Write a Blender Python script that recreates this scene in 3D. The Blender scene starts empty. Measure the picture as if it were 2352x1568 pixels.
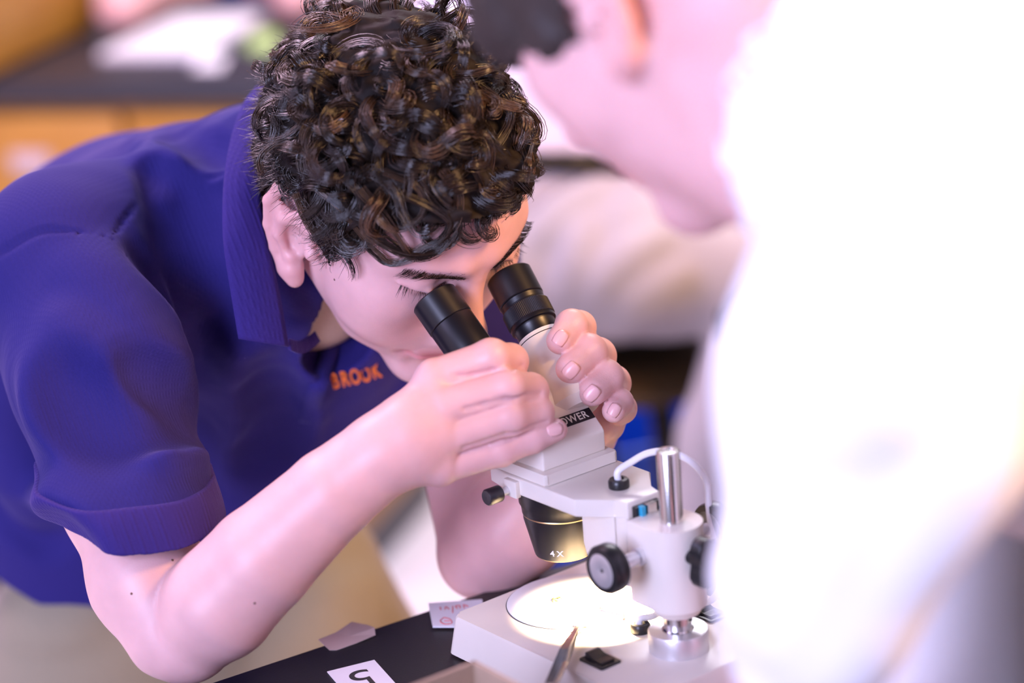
import bpy, bmesh, math, random
import numpy as np
from mathutils import Vector, Matrix
random.seed(7); RNG = np.random.default_rng(7)
S = bpy.context.scene
COL = S.collection

# ------------------------------------------------------------------ camera
IW, IH = 2352, 1568
LENS, SENSOR = 85.0, 36.0
F = LENS / SENSOR * IW
PITCH, ROLL, CAMZ = math.radians(18), math.radians(4.5), 1.622
c_f = np.array([0, math.cos(PITCH), -math.sin(PITCH)])
_r0 = np.array([1.0, 0, 0]); _u0 = np.array([0, math.sin(PITCH), math.cos(PITCH)])
c_r = _r0 * math.cos(ROLL) - _u0 * math.sin(ROLL)
c_u = _u0 * math.cos(ROLL) + _r0 * math.sin(ROLL)
c_o = np.array([0, 0, CAMZ])
cd = bpy.data.cameras.new('camera'); cam = bpy.data.objects.new('camera', cd); COL.objects.link(cam)
cd.lens = LENS; cd.sensor_width = SENSOR; cd.clip_start = 0.05; cd.clip_end = 60
cam.matrix_world = Matrix(((c_r[0], c_u[0], -c_f[0], c_o[0]), (c_r[1], c_u[1], -c_f[1], c_o[1]),
                           (c_r[2], c_u[2], -c_f[2], c_o[2]), (0, 0, 0, 1)))
cd.dof.use_dof = True; cd.dof.focus_distance = 1.655; cd.dof.aperture_fstop = 2.3
S.camera = cam

# ------------------------------------------------------------------ light
w = bpy.data.worlds.new('World'); S.world = w; w.use_nodes = True
w.node_tree.nodes['Background'].inputs[0].default_value = (1.0, 0.88, 0.94, 1)
w.node_tree.nodes['Background'].inputs[1].default_value = 0.03
def area(name, loc, target, size, power, color, sy=None):
    l = bpy.data.lights.new(name, 'AREA'); l.energy = power; l.color = color
    l.shape = 'RECTANGLE'; l.size = size; l.size_y = sy or size
    o = bpy.data.objects.new(name, l); COL.objects.link(o); o.location = loc
    o.rotation_euler = (Vector(target) - Vector(loc)).to_track_quat('-Z', 'Y').to_euler()
    return o
# daylight from the high windows behind the camera and on its left
area('window_daylight', (-1.75, -1.45, 2.2), (0.0, 1.6, 1.1), 1.3, 172, (0.60, 0.62, 1.0), 1.6)
area('side_window_daylight', (-2.6, 1.35, 3.1), (0.0, 1.65, 1.05), 1.8, 34, (0.66, 0.58, 1.0), 1.4)
# warm ceiling fixtures
area('ceiling_spot_right', (1.45, 0.85, 2.45), (0.0, 1.6, 1.15), 0.5, 62, (1.0, 0.55, 0.23), 0.5)
area('ceiling_troffer_middle', (-0.9, 2.6, 3.0), (-0.9, 2.6, 0), 1.2, 66, (1.0, 0.68, 0.92), 0.6)
area('ceiling_troffer_rear', (0.6, 4.0, 3.0), (0.6, 4.0, 0), 1.2, 62, (0.95, 0.90, 1.0), 0.6)
vs = S.view_settings
vs.view_transform = 'Standard'; vs.look = 'None'; vs.gamma = 1.0; vs.use_curve_mapping = False
vs.exposure = 0.16
S.cycles.use_denoising = True

# ------------------------------------------------------------------ placing helpers
def ray(x, y): return c_f + (x - 1176) / F * c_r - (y - 784) / F * c_u
def U(x, y, d): return c_o + ray(x, y) * d                      # point seen at (x, y), d metres along the view axis
def PZ(x, y, z):
    r = ray(x, y); return c_o + r * ((z - CAMZ) / r[2])        # point on the horizontal plane z
TZ = 0.90                                                       # table height
MYAW = math.radians(37.2)
mA = np.array([math.cos(MYAW), math.sin(MYAW), 0]); mB = np.array([-math.sin(MYAW), math.cos(MYAW), 0])
mO = np.array([0.09397, 1.45025, TZ])                           # foot of the microscope pole
def M_(a, b, z): return mO + a / 1000 * mA + b / 1000 * mB + np.array([0, 0, z / 1000])   # bench frame, millimetres

# ------------------------------------------------------------------ materials
def mat(name, col=(0.8, 0.8, 0.8), rough=0.5, metal=0.0, spec=0.5, noise=0.0, nscale=20, bump=0.0, bscale=200, sss=0.0,
        emis=None, sheen=0.0, coat=0.0, attr=None, alpha=1.0, aniso=0.0):
    m = bpy.data.materials.new(name); m.use_nodes = True
    nt = m.node_tree; b = nt.nodes['Principled BSDF']
    b.inputs['Base Color'].default_value = (*col, 1); b.inputs['Roughness'].default_value = rough
    b.inputs['Metallic'].default_value = metal; b.inputs['Specular IOR Level'].default_value = spec
    b.inputs['Coat Weight'].default_value = coat
    if aniso: b.inputs['Anisotropic'].default_value = aniso
    if sheen:
        b.inputs['Sheen Weight'].default_value = sheen; b.inputs['Sheen Roughness'].default_value = 0.4
        b.inputs['Sheen Tint'].default_value = (0.55, 0.45, 1.0, 1)
    if sss:
        b.inputs['Subsurface Weight'].default_value = sss
        b.inputs['Subsurface Radius'].default_value = (1.0, 0.35, 0.2); b.inputs['Subsurface Scale'].default_value = 0.006
    tc = nt.nodes.new('ShaderNodeTexCoord')
    src = None
    if attr:
        a = nt.nodes.new('ShaderNodeAttribute'); a.attribute_name = attr; src = a.outputs['Color']
    if noise:
        n = nt.nodes.new('ShaderNodeTexNoise'); n.inputs['Scale'].default_value = nscale; n.inputs['Detail'].default_value = 6
        nt.links.new(tc.outputs['Object'], n.inputs['Vector'])
        mx = nt.nodes.new('ShaderNodeMix'); mx.data_type = 'RGBA'; mx.blend_type = 'MULTIPLY'
        rp = nt.nodes.new('ShaderNodeMapRange'); rp.inputs['From Min'].default_value = 0.3; rp.inputs['From Max'].default_value = 0.7
        rp.inputs['To Min'].default_value = 1 - noise; rp.inputs['To Max'].default_value = 1.0
        nt.links.new(n.outputs['Fac'], rp.inputs['Value'])
        mx.inputs['Factor'].default_value = 1.0; mx.inputs[6].default_value = (*col, 1)
        if src: nt.links.new(src, mx.inputs[6])
        nt.links.new(rp.outputs['Result'], mx.inputs[7]); src = mx.outputs[2]
    if src: nt.links.new(src, b.inputs['Base Color'])
    if bump:
        n2 = nt.nodes.new('ShaderNodeTexNoise'); n2.inputs['Scale'].default_value = bscale; n2.inputs['Detail'].default_value = 3
        nt.links.new(tc.outputs['Object'], n2.inputs['Vector'])
        bp = nt.nodes.new('ShaderNodeBump'); bp.inputs['Strength'].default_value = bump; bp.inputs['Distance'].default_value = 0.001
        nt.links.new(n2.outputs['Fac'], bp.inputs['Height']); nt.links.new(bp.outputs['Normal'], b.inputs['Normal'])
    if emis:
        b.inputs['Emission Color'].default_value = (*emis[:3], 1); b.inputs['Emission Strength'].default_value = emis[3]
    return m

def wood(name, c1, c2, scale=6, rough=0.4):
    m = mat(name, c1, rough); nt = m.node_tree; b = nt.nodes['Principled BSDF']
    tc = nt.nodes.new('ShaderNodeTexCoord'); mp = nt.nodes.new('ShaderNodeMapping'); mp.inputs['Scale'].default_value = (1, 1, 9)
    n = nt.nodes.new('ShaderNodeTexNoise'); n.inputs['Scale'].default_value = scale; n.inputs['Detail'].default_value = 7
    cr = nt.nodes.new('ShaderNodeValToRGB'); cr.color_ramp.elements[0].color = (*c1, 1); cr.color_ramp.elements[1].color = (*c2, 1)
    cr.color_ramp.elements[0].position = .35; cr.color_ramp.elements[1].position = .65
    nt.links.new(tc.outputs['Object'], mp.inputs[0]); nt.links.new(mp.outputs[0], n.inputs['Vector'])
    nt.links.new(n.outputs['Fac'], cr.inputs[0]); nt.links.new(cr.outputs[0], b.inputs['Base Color'])
    return m

def knit(name, col, scale=900, strength=0.35, rough=0.85, sheen=0.35, var=0.18):
    """woven pique cloth: a crossed rib relief and slight tonal flecks"""
    m = mat(name, col, rough, spec=0.15, sheen=sheen); nt = m.node_tree; b = nt.nodes['Principled BSDF']
    tc = nt.nodes.new('ShaderNodeTexCoord'); out = []
    for rot in ((0.5, 0.3, 0.8), (0.5, 0.3, -0.75)):
        mp = nt.nodes.new('ShaderNodeMapping'); mp.inputs['Rotation'].default_value = rot
        wv = nt.nodes.new('ShaderNodeTexWave'); wv.inputs['Scale'].default_value = scale / 6.28 * 0.5; wv.inputs['Distortion'].default_value = 0.6
        nt.links.new(tc.outputs['Object'], mp.inputs[0]); nt.links.new(mp.outputs[0], wv.inputs['Vector']); out.append(wv)
    ml = nt.nodes.new('ShaderNodeMath'); ml.operation = 'MULTIPLY'
    nt.links.new(out[0].outputs['Fac'], ml.inputs[0]); nt.links.new(out[1].outputs['Fac'], ml.inputs[1])
    bp = nt.nodes.new('ShaderNodeBump'); bp.inputs['Strength'].default_value = strength; bp.inputs['Distance'].default_value = 0.0006
    nt.links.new(ml.outputs[0], bp.inputs['Height']); nt.links.new(bp.outputs['Normal'], b.inputs['Normal'])
    n = nt.nodes.new('ShaderNodeTexNoise'); n.inputs['Scale'].default_value = 700; n.inputs['Detail'].default_value = 2
    nt.links.new(tc.outputs['Object'], n.inputs['Vector'])
    mr = nt.nodes.new('ShaderNodeMapRange'); mr.inputs['To Min'].default_value = 1 - var; mr.inputs['To Max'].default_value = 1 + var
    nt.links.new(n.outputs['Fac'], mr.inputs['Value'])
    mx = nt.nodes.new('ShaderNodeMix'); mx.data_type = 'RGBA'; mx.blend_type = 'MULTIPLY'; mx.inputs['Factor'].default_value = 1
    mx.inputs[6].default_value = (*col, 1); nt.links.new(mr.outputs['Result'], mx.inputs[7]); nt.links.new(mx.outputs[2], b.inputs['Base Color'])
    return m

# ------------------------------------------------------------------ object helpers
def tag(o, label=None, cat=None, group=None, kind=None):
    for k, v in (('label', label), ('category', cat), ('group', group), ('kind', kind)):
        if v: o[k] = v
    return o
def empty(name, loc=(0, 0, 0), rz=0.0):
    o = bpy.data.objects.new(name, None); COL.objects.link(o); o.location = loc; o.rotation_euler = (0, 0, rz)
    o.empty_display_size = 0.05
    return o
def link(name, me, m=None, parent=None, smooth=False):
    o = bpy.data.objects.new(name, me); COL.objects.link(o)
    if m: me.materials.append(m)
    if smooth: me.polygons.foreach_set('use_smooth', [True] * len(me.polygons))
    if parent is not None: o.parent = parent
    return o
def bm_obj(name, bm, m=None, parent=None, smooth=False, angle=None):
    bmesh.ops.recalc_face_normals(bm, faces=bm.faces)
    me = bpy.data.meshes.new(name); bm.to_mesh(me); bm.free()
    o = link(name, me, m, parent, smooth or angle is not None)
    if angle is not None: me.set_sharp_from_angle(angle=math.radians(angle))
    return o
def np_obj(name, V, Q, m=None, parent=None, smooth=True, origin=None, nside=4):
    V = np.asarray(V, dtype=np.float64)
    if origin is not None: V = V - np.asarray(origin)
    me = bpy.data.meshes.new(name); nq = len(Q)
    me.vertices.add(len(V)); me.vertices.foreach_set('co', V.astype(np.float32).ravel())
    me.loops.add(nq * nside); me.loops.foreach_set('vertex_index', np.asarray(Q, dtype=np.int32).ravel())
    me.polygons.add(nq); me.polygons.foreach_set('loop_start', np.arange(0, nq * nside, nside, dtype=np.int32))
    me.update(calc_edges=True); me.validate()
    return link(name, me, m, parent, smooth)
def colour_attr(o, C, name='tint'):
    a = o.data.color_attributes.new(name, 'FLOAT_COLOR', 'POINT')
    C4 = np.ones((len(C), 4), dtype=np.float32); C4[:, :3] = C; a.data.foreach_set('color', C4.ravel())
def basis(d):
    d = np.asarray(d, float); d = d / np.linalg.norm(d)
    h = np.array([0, 0, 1.0]) if abs(d[2]) < 0.9 else np.array([1.0, 0, 0])
    x = np.cross(h, d); x /= np.linalg.norm(x); return x, np.cross(d, x), d

def lathe(bm, prof, o=(0, 0, 0), d=(0, 0, 1), n=48, cap0=True, cap1=True):
    """prof: list of (radius, distance along d)"""
    x, y, z = basis(d); o = np.asarray(o, float); rings = []
    for r, t in prof:
        rings.append([bm.verts.new(o + z * t + r * (math.cos(2 * math.pi * i / n) * x + math.sin(2 * math.pi * i / n) * y)) for i in range(n)])
    for a, b in zip(rings[:-1], rings[1:]):
        for i in range(n): bm.faces.new((a[i], a[(i + 1) % n], b[(i + 1) % n], b[i]))
    if cap0: bm.faces.new(rings[0][::-1])
    if cap1: bm.faces.new(rings[-1])
def prism(bm, poly, z0, z1, o=(0, 0, 0), ax=(0, 1, 2), bev=0.0, inset_bottom=0.0):
    """extrude a 2-D outline; ax maps (u, v, w) to axes"""
    def v3(u, v, w_):
        p = [0, 0, 0]; p[ax[0]] = u + o[0]; p[ax[1]] = v + o[1]; p[ax[2]] = w_ + o[2]; return bm.verts.new(p)
    lo = [v3(u, v, z0) for u, v in poly]; hi = [v3(u, v, z1) for u, v in poly]; n = len(poly); fs = []
    for i in range(n): fs.append(bm.faces.new((lo[i], lo[(i + 1) % n], hi[(i + 1) % n], hi[i])))
    fs.append(bm.faces.new(lo[::-1])); fs.append(bm.faces.new(hi))
    if bev:
        es = set(e for f in fs for e in f.edges)
        bmesh.ops.bevel(bm, geom=list(es), offset=bev, segments=3, profile=0.5, affect='EDGES')
def rrect(x0, x1, y0, y1, r, n=6, rs=None):
    rs = rs or (r, r, r, r); pts = []
    for (cx, cy, a0), q in zip(((x1, y1, 0), (x0, y1, 90), (x0, y0, 180), (x1, y0, 270)), rs):
        sx = -1 if a0 in (0, 270) else 1; sy = -1 if a0 in (0, 90) else 1
        for i in range(n + 1):
            a = math.radians(a0 + 90 * i / n); pts.append((cx + sx * q + q * math.cos(a), cy + sy * q + q * math.sin(a)))
    return pts
def box(bm, x0, x1, y0, y1, z0, z1, bev=0.0): prism(bm, [(x0, y0), (x1, y0), (x1, y1), (x0, y1)], z0, z1, bev=bev)
def catmull(P, n=8):
    P = [np.asarray(p, float) for p in P]; P = [2 * P[0] - P[1]] + P + [2 * P[-1] - P[-2]]; out = []
    for i in range(1, len(P) - 2):
        for t in np.linspace(0, 1, n, endpoint=False):
            a, b, c, d = P[i - 1:i + 3]
            out.append(0.5 * (2 * b + (c - a) * t + (2 * a - 5 * b + 4 * c - d) * t * t + (3 * b - a - 3 * c + d) * t ** 3))
    out.append(P[-2]); return np.array(out)
def tube(bm, P, r, n=12, cap=True):
    P = np.asarray(P, float); rs = np.broadcast_to(r, (len(P),)); T = np.gradient(P, axis=0); T /= np.linalg.norm(T, axis=1)[:, None]
    x, _, _ = basis(T[0]); rings = []
    for p, t, q in zip(P, T, rs):
        x = x - t * (x @ t); x /= np.linalg.norm(x); y = np.cross(t, x)
        rings.append([bm.verts.new(p + q * (math.cos(2 * math.pi * i / n) * x + math.sin(2 * math.pi * i / n) * y)) for i in range(n)])
    for a, b in zip(rings[:-1], rings[1:]):
        for i in range(n): bm.faces.new((a[i], a[(i + 1) % n], b[(i + 1) % n], b[i]))
    if cap: bm.faces.new(rings[0][::-1]); bm.faces.new(rings[-1])
def text_obj(name, s, size, M4, m, parent, extrude=0.0001, spacing=1.0, bold=0.0):
    cu = bpy.data.curves.new(name, 'FONT'); cu.body = s; cu.size = size; cu.extrude = extrude; cu.align_x = 'CENTER'; cu.align_y = 'CENTER'
    cu.space_character = spacing; cu.offset = bold; cu.resolution_u = 6
    t = bpy.data.objects.new(name, cu); COL.objects.link(t)
    dg = bpy.context.evaluated_depsgraph_get(); me = bpy.data.meshes.new_from_object(t.evaluated_get(dg))
    COL.objects.unlink(t); bpy.data.objects.remove(t); bpy.data.curves.remove(cu)
    me.name = name; me.transform(Matrix(M4)); return link(name, me, m, parent)
def frame4(o, x, y):
    x = np.asarray(x, float); x = x / np.linalg.norm(x); y = np.asarray(y, float); y = y - x * (x @ y); y /= np.linalg.norm(y); z = np.cross(x, y)
    return [[x[0], y[0], z[0], o[0]], [x[1], y[1], z[1], o[1]], [x[2], y[2], z[2], o[2]], [0, 0, 0, 1]]
# ------------------------------------------------------------------ distance-field modelling of bodies and cloth
from concurrent.futures import ThreadPoolExecutor
POOL = ThreadPoolExecutor(4)
class Field:
    """ordered list of soft-blended rounded shapes; meshed with sparse surface nets"""
    def __init__(s): s.ops = []; s.pad = 1.7
    def cone(s, a, b, r1, r2, k=0.004, op='+', flat=None):
        a = np.asarray(a, float); b = np.asarray(b, float)
        c = (a + b) / 2; R = np.linalg.norm(b - a) / 2 + max(r1, r2)
        s.ops.append(('c', a, b, r1, r2, flat, op, k, c, R)); return s
    def chain(s, P, R, k=0.004, op='+', flat=None):
        for i in range(len(P) - 1): s.cone(P[i], P[i + 1], R[i], R[i + 1], k, op, flat)
        return s
    def ell(s, c, r, M=None, k=0.004, op='+'):
        c = np.asarray(c, float); r = np.asarray(r, float); M = np.eye(3) if M is None else np.asarray(M, float)
        s.ops.append(('e', c, r, M, None, None, op, k, c, r.max())); return s
    def ball(s, c, r, k=0.004, op='+'): return s.cone(c, np.asarray(c, float) + 1e-6, r, r, k, op)
    def plane(s, p, n, k=0.002, centre=None, R=9.0):
        """cut away everything on the side n points to (only within R of centre)"""
        p = np.asarray(p, float); n = np.asarray(n, float); n = n / np.linalg.norm(n)
        s.ops.append(('p', p, n, None, None, None, '^', k, p if centre is None else np.asarray(centre, float), R)); return s
    def dist(s, o, X, Y, Z):
        f4 = np.float32
        if o[0] == 'c':
            _, a, b, r1, r2, flat = o[:6]; ab = b - a; l2 = max(float(ab @ ab), 1e-12)
            x = X - f4(a[0]); y = Y - f4(a[1]); z = Z - f4(a[2])
            t = x * f4(ab[0] / l2); t += y * f4(ab[1] / l2); t += z * f4(ab[2] / l2); np.maximum(t, 0, out=t); np.minimum(t, 1, out=t)
            x -= t * f4(ab[0]); y -= t * f4(ab[1]); z -= t * f4(ab[2])
            if flat is not None:
                n, f = flat; n = np.asarray(n, float) / np.linalg.norm(n); qn = (x * f4(n[0]) + y * f4(n[1]) + z * f4(n[2])) * f4(f - 1)
                x += qn * f4(n[0]); y += qn * f4(n[1]); z += qn * f4(n[2])
            x *= x; y *= y; z *= z; x += y; x += z; np.sqrt(x, out=x); t *= f4(r2 - r1); x -= t; x -= f4(r1); return x
        if o[0] == 'e':
            _, c, r, M = o[:4]; x = X - f4(c[0]); y = Y - f4(c[1]); z = Z - f4(c[2]); k0 = 0; k1 = 0
            for i in range(3):
                q = x * f4(M[0, i] / r[i]) + y * f4(M[1, i] / r[i]) + z * f4(M[2, i] / r[i]); q *= q; k0 = k0 + q; k1 = k1 + q * f4(1 / r[i] ** 2)
            k0 = np.sqrt(k0); return k0 * (k0 - 1) / (np.sqrt(k1) + f4(1e-9))
        p, n = o[1], o[2]; return (X - f4(p[0])) * f4(n[0]) + (Y - f4(p[1])) * f4(n[1]) + (Z - f4(p[2])) * f4(n[2])
    def eval(s, P, reach=None):
        P = np.asarray(P, np.float32); lo = P.min(0); hi = P.max(0); c0 = (lo + hi).astype(float) / 2; r0 = float(np.linalg.norm(hi - lo)) / 2
        X, Y, Z = (np.ascontiguousarray(P[:, i]) for i in range(3))
        d = np.full(len(P), 0.2, np.float32)
        if getattr(s, '_n', -1) != len(s.ops):
            s._n = len(s.ops); A_ = []; B_ = []; r_ = []
            for o in s.ops:
                if o[0] == 'c': A_.append(o[1]); B_.append(o[2] - o[1]); r_.append(max(o[3], o[4]) + o[7])
                else: A_.append(o[8]); B_.append(np.full(3, 1e-7)); r_.append(o[9] + o[7])
            s._a = np.array(A_); s._b = np.array(B_); s._r = np.array(r_); s._l = np.maximum((s._b ** 2).sum(1), 1e-12); s._k = max(o[7] for o in s.ops)
        q = c0 - s._a; t = np.clip((q * s._b).sum(1) / s._l, 0, 1); q = q - t[:, None] * s._b
        near = np.flatnonzero(np.sqrt((q * q).sum(1)) - r0 - s._r <= max(reach or 0, s._k * s.pad, .010))
        for oi in near:
            o = s.ops[oi]; e = s.dist(o, X, Y, Z); k = np.float32(max(o[7], 1e-5))
            if o[6] == '+':
                h = np.abs(d - e); np.subtract(k, h, out=h); np.maximum(h, 0, out=h); h *= h; h *= np.float32(0.25) / k; d = np.minimum(d, e); d -= h
            elif o[6] == '-':
                e = -e; h = np.maximum(k - np.abs(d - e), 0) / k; d = np.maximum(d, e) + h * h * k * np.float32(0.25)
            else:
                if o[9] < 5:
                    nr_ = ((P - o[8].astype(np.float32)) ** 2).sum(1) < o[9] ** 2
                    d = np.where(nr_, np.maximum(d, e), d)
                else:
                    h = np.maximum(k - np.abs(d - e), 0) / k; d = np.maximum(d, e) + h * h * k * np.float32(0.25)
        return d
    def mesh(s, h, lo=None, hi=None, disp=None):
        pos = [o for o in s.ops if o[6] == '+']
        l = np.min([o[8] - o[9] for o in pos], 0) - 3 * h; u = np.max([o[8] + o[9] for o in pos], 0) + 3 * h
        if lo is not None: l = np.maximum(l, lo)
        if hi is not None: u = np.minimum(u, hi)
        nb = 8; bs = nb * h; n = np.ceil((u - l) / bs).astype(int)
        off = (np.stack(np.meshgrid(*[np.arange(nb + 1)] * 3, indexing='ij'), -1).reshape(-1, 3) * h).astype(np.float32)
        cellV = []; cellK = []; edges = []
        BIG = int(max(n) * nb + 8)
        def ck(I): return (I[:, 0] * BIG + I[:, 1]) * BIG + I[:, 2]
        def groups(G, sup):
            key = (G // sup) @ np.array([1, 4096, 4096 * 4096]); order = np.argsort(key, kind='stable'); G = G[order]
            return np.split(G, np.flatnonzero(np.diff(key[order])) + 1)
        # coarse pass: big blocks first, then the blocks inside them
        sup = 4; N2 = -(-n // sup); C2 = np.stack(np.meshgrid(*[np.arange(k) for k in N2], indexing='ij'), -1).reshape(-1, 3); todo = []
        for g in groups(C2, 3):
            d = s.eval(l + (g + 0.5) * bs * sup, reach=bs * sup * 2); todo.append(g[np.abs(d) < bs * sup * 1.3])
        C2 = np.concatenate(todo); sub = np.stack(np.meshgrid(*[np.arange(sup)] * 3, indexing='ij'), -1).reshape(-1, 3); todo = []
        for g in C2:
            b_ = g * sup + sub; b_ = b_[(b_ < n).all(1)]
            if not len(b_): continue
            d = s.eval(l + (b_ + 0.5) * bs, reach=bs * 2.5); todo.append(b_[np.abs(d) < bs * 1.0])
        todo = np.concatenate(todo); done = set(); pos8 = np.array([(i, j, k) for i in (0, 1) for j in (0, 1) for k in (0, 1)], np.float32)
        while len(todo):
            done.update(map(tuple, todo.tolist())); grow = set(); gl = []
            for g in groups(todo, 2):
                gl.append(g)
            def run(g):
                P = ((l + g * bs)[:, None, :] + off[None]).reshape(-1, 3).astype(np.float32); v = s.eval(P)
                return v - disp(P) if disp is not None else v
            for g, v in zip(gl, POOL.map(run, gl)):
                v = v.reshape(len(g), nb + 1, nb + 1, nb + 1)
                if v.min() > 0 or v.max() < 0: continue
                ng = v < 0
                for ax in range(3):
                    for side, dv in ((0, -1), (nb, 1)):
                        fc = np.take(ng, side, axis=ax + 1).reshape(len(g), -1); mix = fc.any(1) & ~fc.all(1)
                        for q in g[mix]:
                            q = q.copy(); q[ax] += dv; tq = tuple(q.tolist())
                            if tq not in done and min(tq) >= 0 and (q < n).all(): grow.add(tq)
                corn = [v[:, i:i + nb, j:j + nb, k:k + nb] for i in (0, 1) for j in (0, 1) for k in (0, 1)]
                ins = sum((c < 0).astype(np.int8) for c in corn); act = np.argwhere((ins > 0) & (ins < 8))
                if not len(act): continue
                cv = np.stack([c[tuple(act.T)] for c in corn], 1)
                acc = np.zeros((len(act), 3), np.float32); cnt = np.zeros(len(act), np.float32)
                for a in range(8):
                    for b in range(a + 1, 8):
                        if np.abs(pos8[a] - pos8[b]).sum() != 1: continue
                        x = (cv[:, a] < 0) != (cv[:, b] < 0); t = cv[:, a] / np.where(x, cv[:, a] - cv[:, b], 1)
                        acc += np.where(x, 1, 0)[:, None] * (pos8[a] + t[:, None] * (pos8[b] - pos8[a])); cnt += x
                I = g[act[:, 0]] * nb + act[:, 1:]
                cellV.append(l + (I + acc / cnt[:, None]) * h); cellK.append(ck(I))
                for axis in range(3):
                    e0 = cv[:, 0] < 0; e1 = cv[:, [4, 2, 1][axis]] < 0; x = e0 != e1
                    if x.any(): edges.append((I[x], np.full(x.sum(), axis), e0[x]))
            todo = np.array(sorted(grow)) if grow else np.zeros((0, 3), int)
        V = np.concatenate(cellV); K = np.concatenate(cellK); o_ = np.argsort(K); V = V[o_]; K = K[o_]
        quads = []
        for I, ax, e0 in edges:
            axis = ax[0]; a1, a2 = [(1, 2), (2, 0), (0, 1)][axis]
            D1 = np.zeros(3, int); D1[a1] = 1; D2 = np.zeros(3, int); D2[a2] = 1
            q = np.stack([ck(I), ck(I - D1), ck(I - D1 - D2), ck(I - D2)], 1)
            ix = np.searchsorted(K, q); ix = np.minimum(ix, len(K) - 1); ok = (K[ix] == q).all(1)
            ix = ix[ok]; fl = e0[ok]; ix[~fl] = ix[~fl][:, ::-1]; quads.append(ix)
        Q = np.concatenate(quads)
        return V, Q
    def relax(s, V, it=2, chunk=20000, disp=None, eps=6e-4):
        """slide vertices onto the exact surface"""
        V = V.copy(); cell = np.floor(V / 0.04).astype(int); key = cell @ np.array([1, 5003, 5003 * 5003]); order = np.argsort(key, kind='stable')
        ks = key[order]; parts = np.split(order, np.flatnonzero(np.diff(ks)) + 1)
        for _ in range(it):
            def one(p):
                X = V[p]; f = lambda Y: s.eval(Y) - (disp(Y) if disp is not None else 0)
                st = [X] + [X + np.eye(3)[i] * eps for i in range(3)]
                d = f(np.concatenate(st)).reshape(4, -1)
                g = np.stack([(d[1] - d[0]), (d[2] - d[0]), (d[3] - d[0])], 1) / eps; g2 = np.maximum((g * g).sum(1), 0.2)
                st = np.clip(d[0] / g2, -0.0012, 0.0012); V[p] = X - g * st[:, None]
            list(POOL.map(one, parts))
        return V
def smooth_mesh(V, Q, it=3, lam=0.5):
    """tangential-ish Laplacian on quads (numpy)"""
    n = len(V); E = np.concatenate([Q[:, [0, 1]], Q[:, [1, 2]], Q[:, [2, 3]], Q[:, [3, 0]]])
    deg = np.bincount(E[:, 0], minlength=n) + np.bincount(E[:, 1], minlength=n)
    for _ in range(it):
        acc = np.zeros_like(V)
        for i in range(3):
            acc[:, i] = np.bincount(E[:, 0], V[E[:, 1], i], n) + np.bincount(E[:, 1], V[E[:, 0], i], n)
        V = V + lam * (acc / np.maximum(deg, 1)[:, None] - V)
    return V
def vnoise(P, scale, seed=0):
    """smooth pseudo-noise from summed sines, about -1..1"""
    r = np.random.default_rng(seed); out = np.zeros(len(P), np.float32); P = np.asarray(P, np.float32); X, Y, Z = (np.ascontiguousarray(P[:, i]) for i in range(3))
    for i in range(5):
        k = r.normal(size=3); k = (k / np.linalg.norm(k) * scale * (0.6 + 0.9 * r.random())).astype(np.float32); out += np.sin(X * k[0] + Y * k[1] + Z * k[2] + np.float32(r.random() * 6.28))
    return out / 2.6
def solid(name, fld, h, m, parent, origin, relax=2, smooth=0, lo=None, hi=None, disp=None, keep=None):
    V, Q = fld.mesh(h, lo, hi, disp)
    if smooth: V = smooth_mesh(V, Q, smooth)
    if relax: V = fld.relax(V, relax, disp=disp)
    if keep is not None:
        kv = keep(V); Q = Q[kv[Q].all(1)]; used = np.unique(Q); mp = np.zeros(len(V), int); mp[used] = np.arange(len(used)); V = V[used]; Q = mp[Q]
    o = np_obj(name, V, Q, m, parent, True, origin); return o, V
# ------------------------------------------------------------------ materials in use
mt_cream = mat('cream_enamel', (0.81, 0.74, 0.655), 0.32, spec=0.5, noise=0.04, nscale=30, bump=0.03, bscale=900)
mt_black = mat('black_anodised', (0.0055, 0.0055, 0.009), 0.34, spec=0.5)
mt_blackp = mat('black_plastic', (0.012, 0.012, 0.013), 0.34)
mt_knurl = mat('black_knurl', (0.012, 0.012, 0.018), 0.42)
mt_chrome = mat('chrome', (0.72, 0.70, 0.68), 0.2, metal=1.0)
mt_alu = mat('brushed_aluminium', (0.80, 0.80, 0.82), 0.38, metal=0.8)
mt_brass = mat('brass_ring', (0.70, 0.52, 0.28), 0.3, metal=1.0)
mt_white = mat('white_paint', (0.86, 0.86, 0.86), 0.4)
mt_cord = mat('white_cord_pvc', (0.82, 0.82, 0.86), 0.3)
mt_table = mat('black_epoxy_table', (0.012, 0.0115, 0.011), 0.42, spec=0.45, noise=0.25, nscale=300, bump=0.06, bscale=600)

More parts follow.
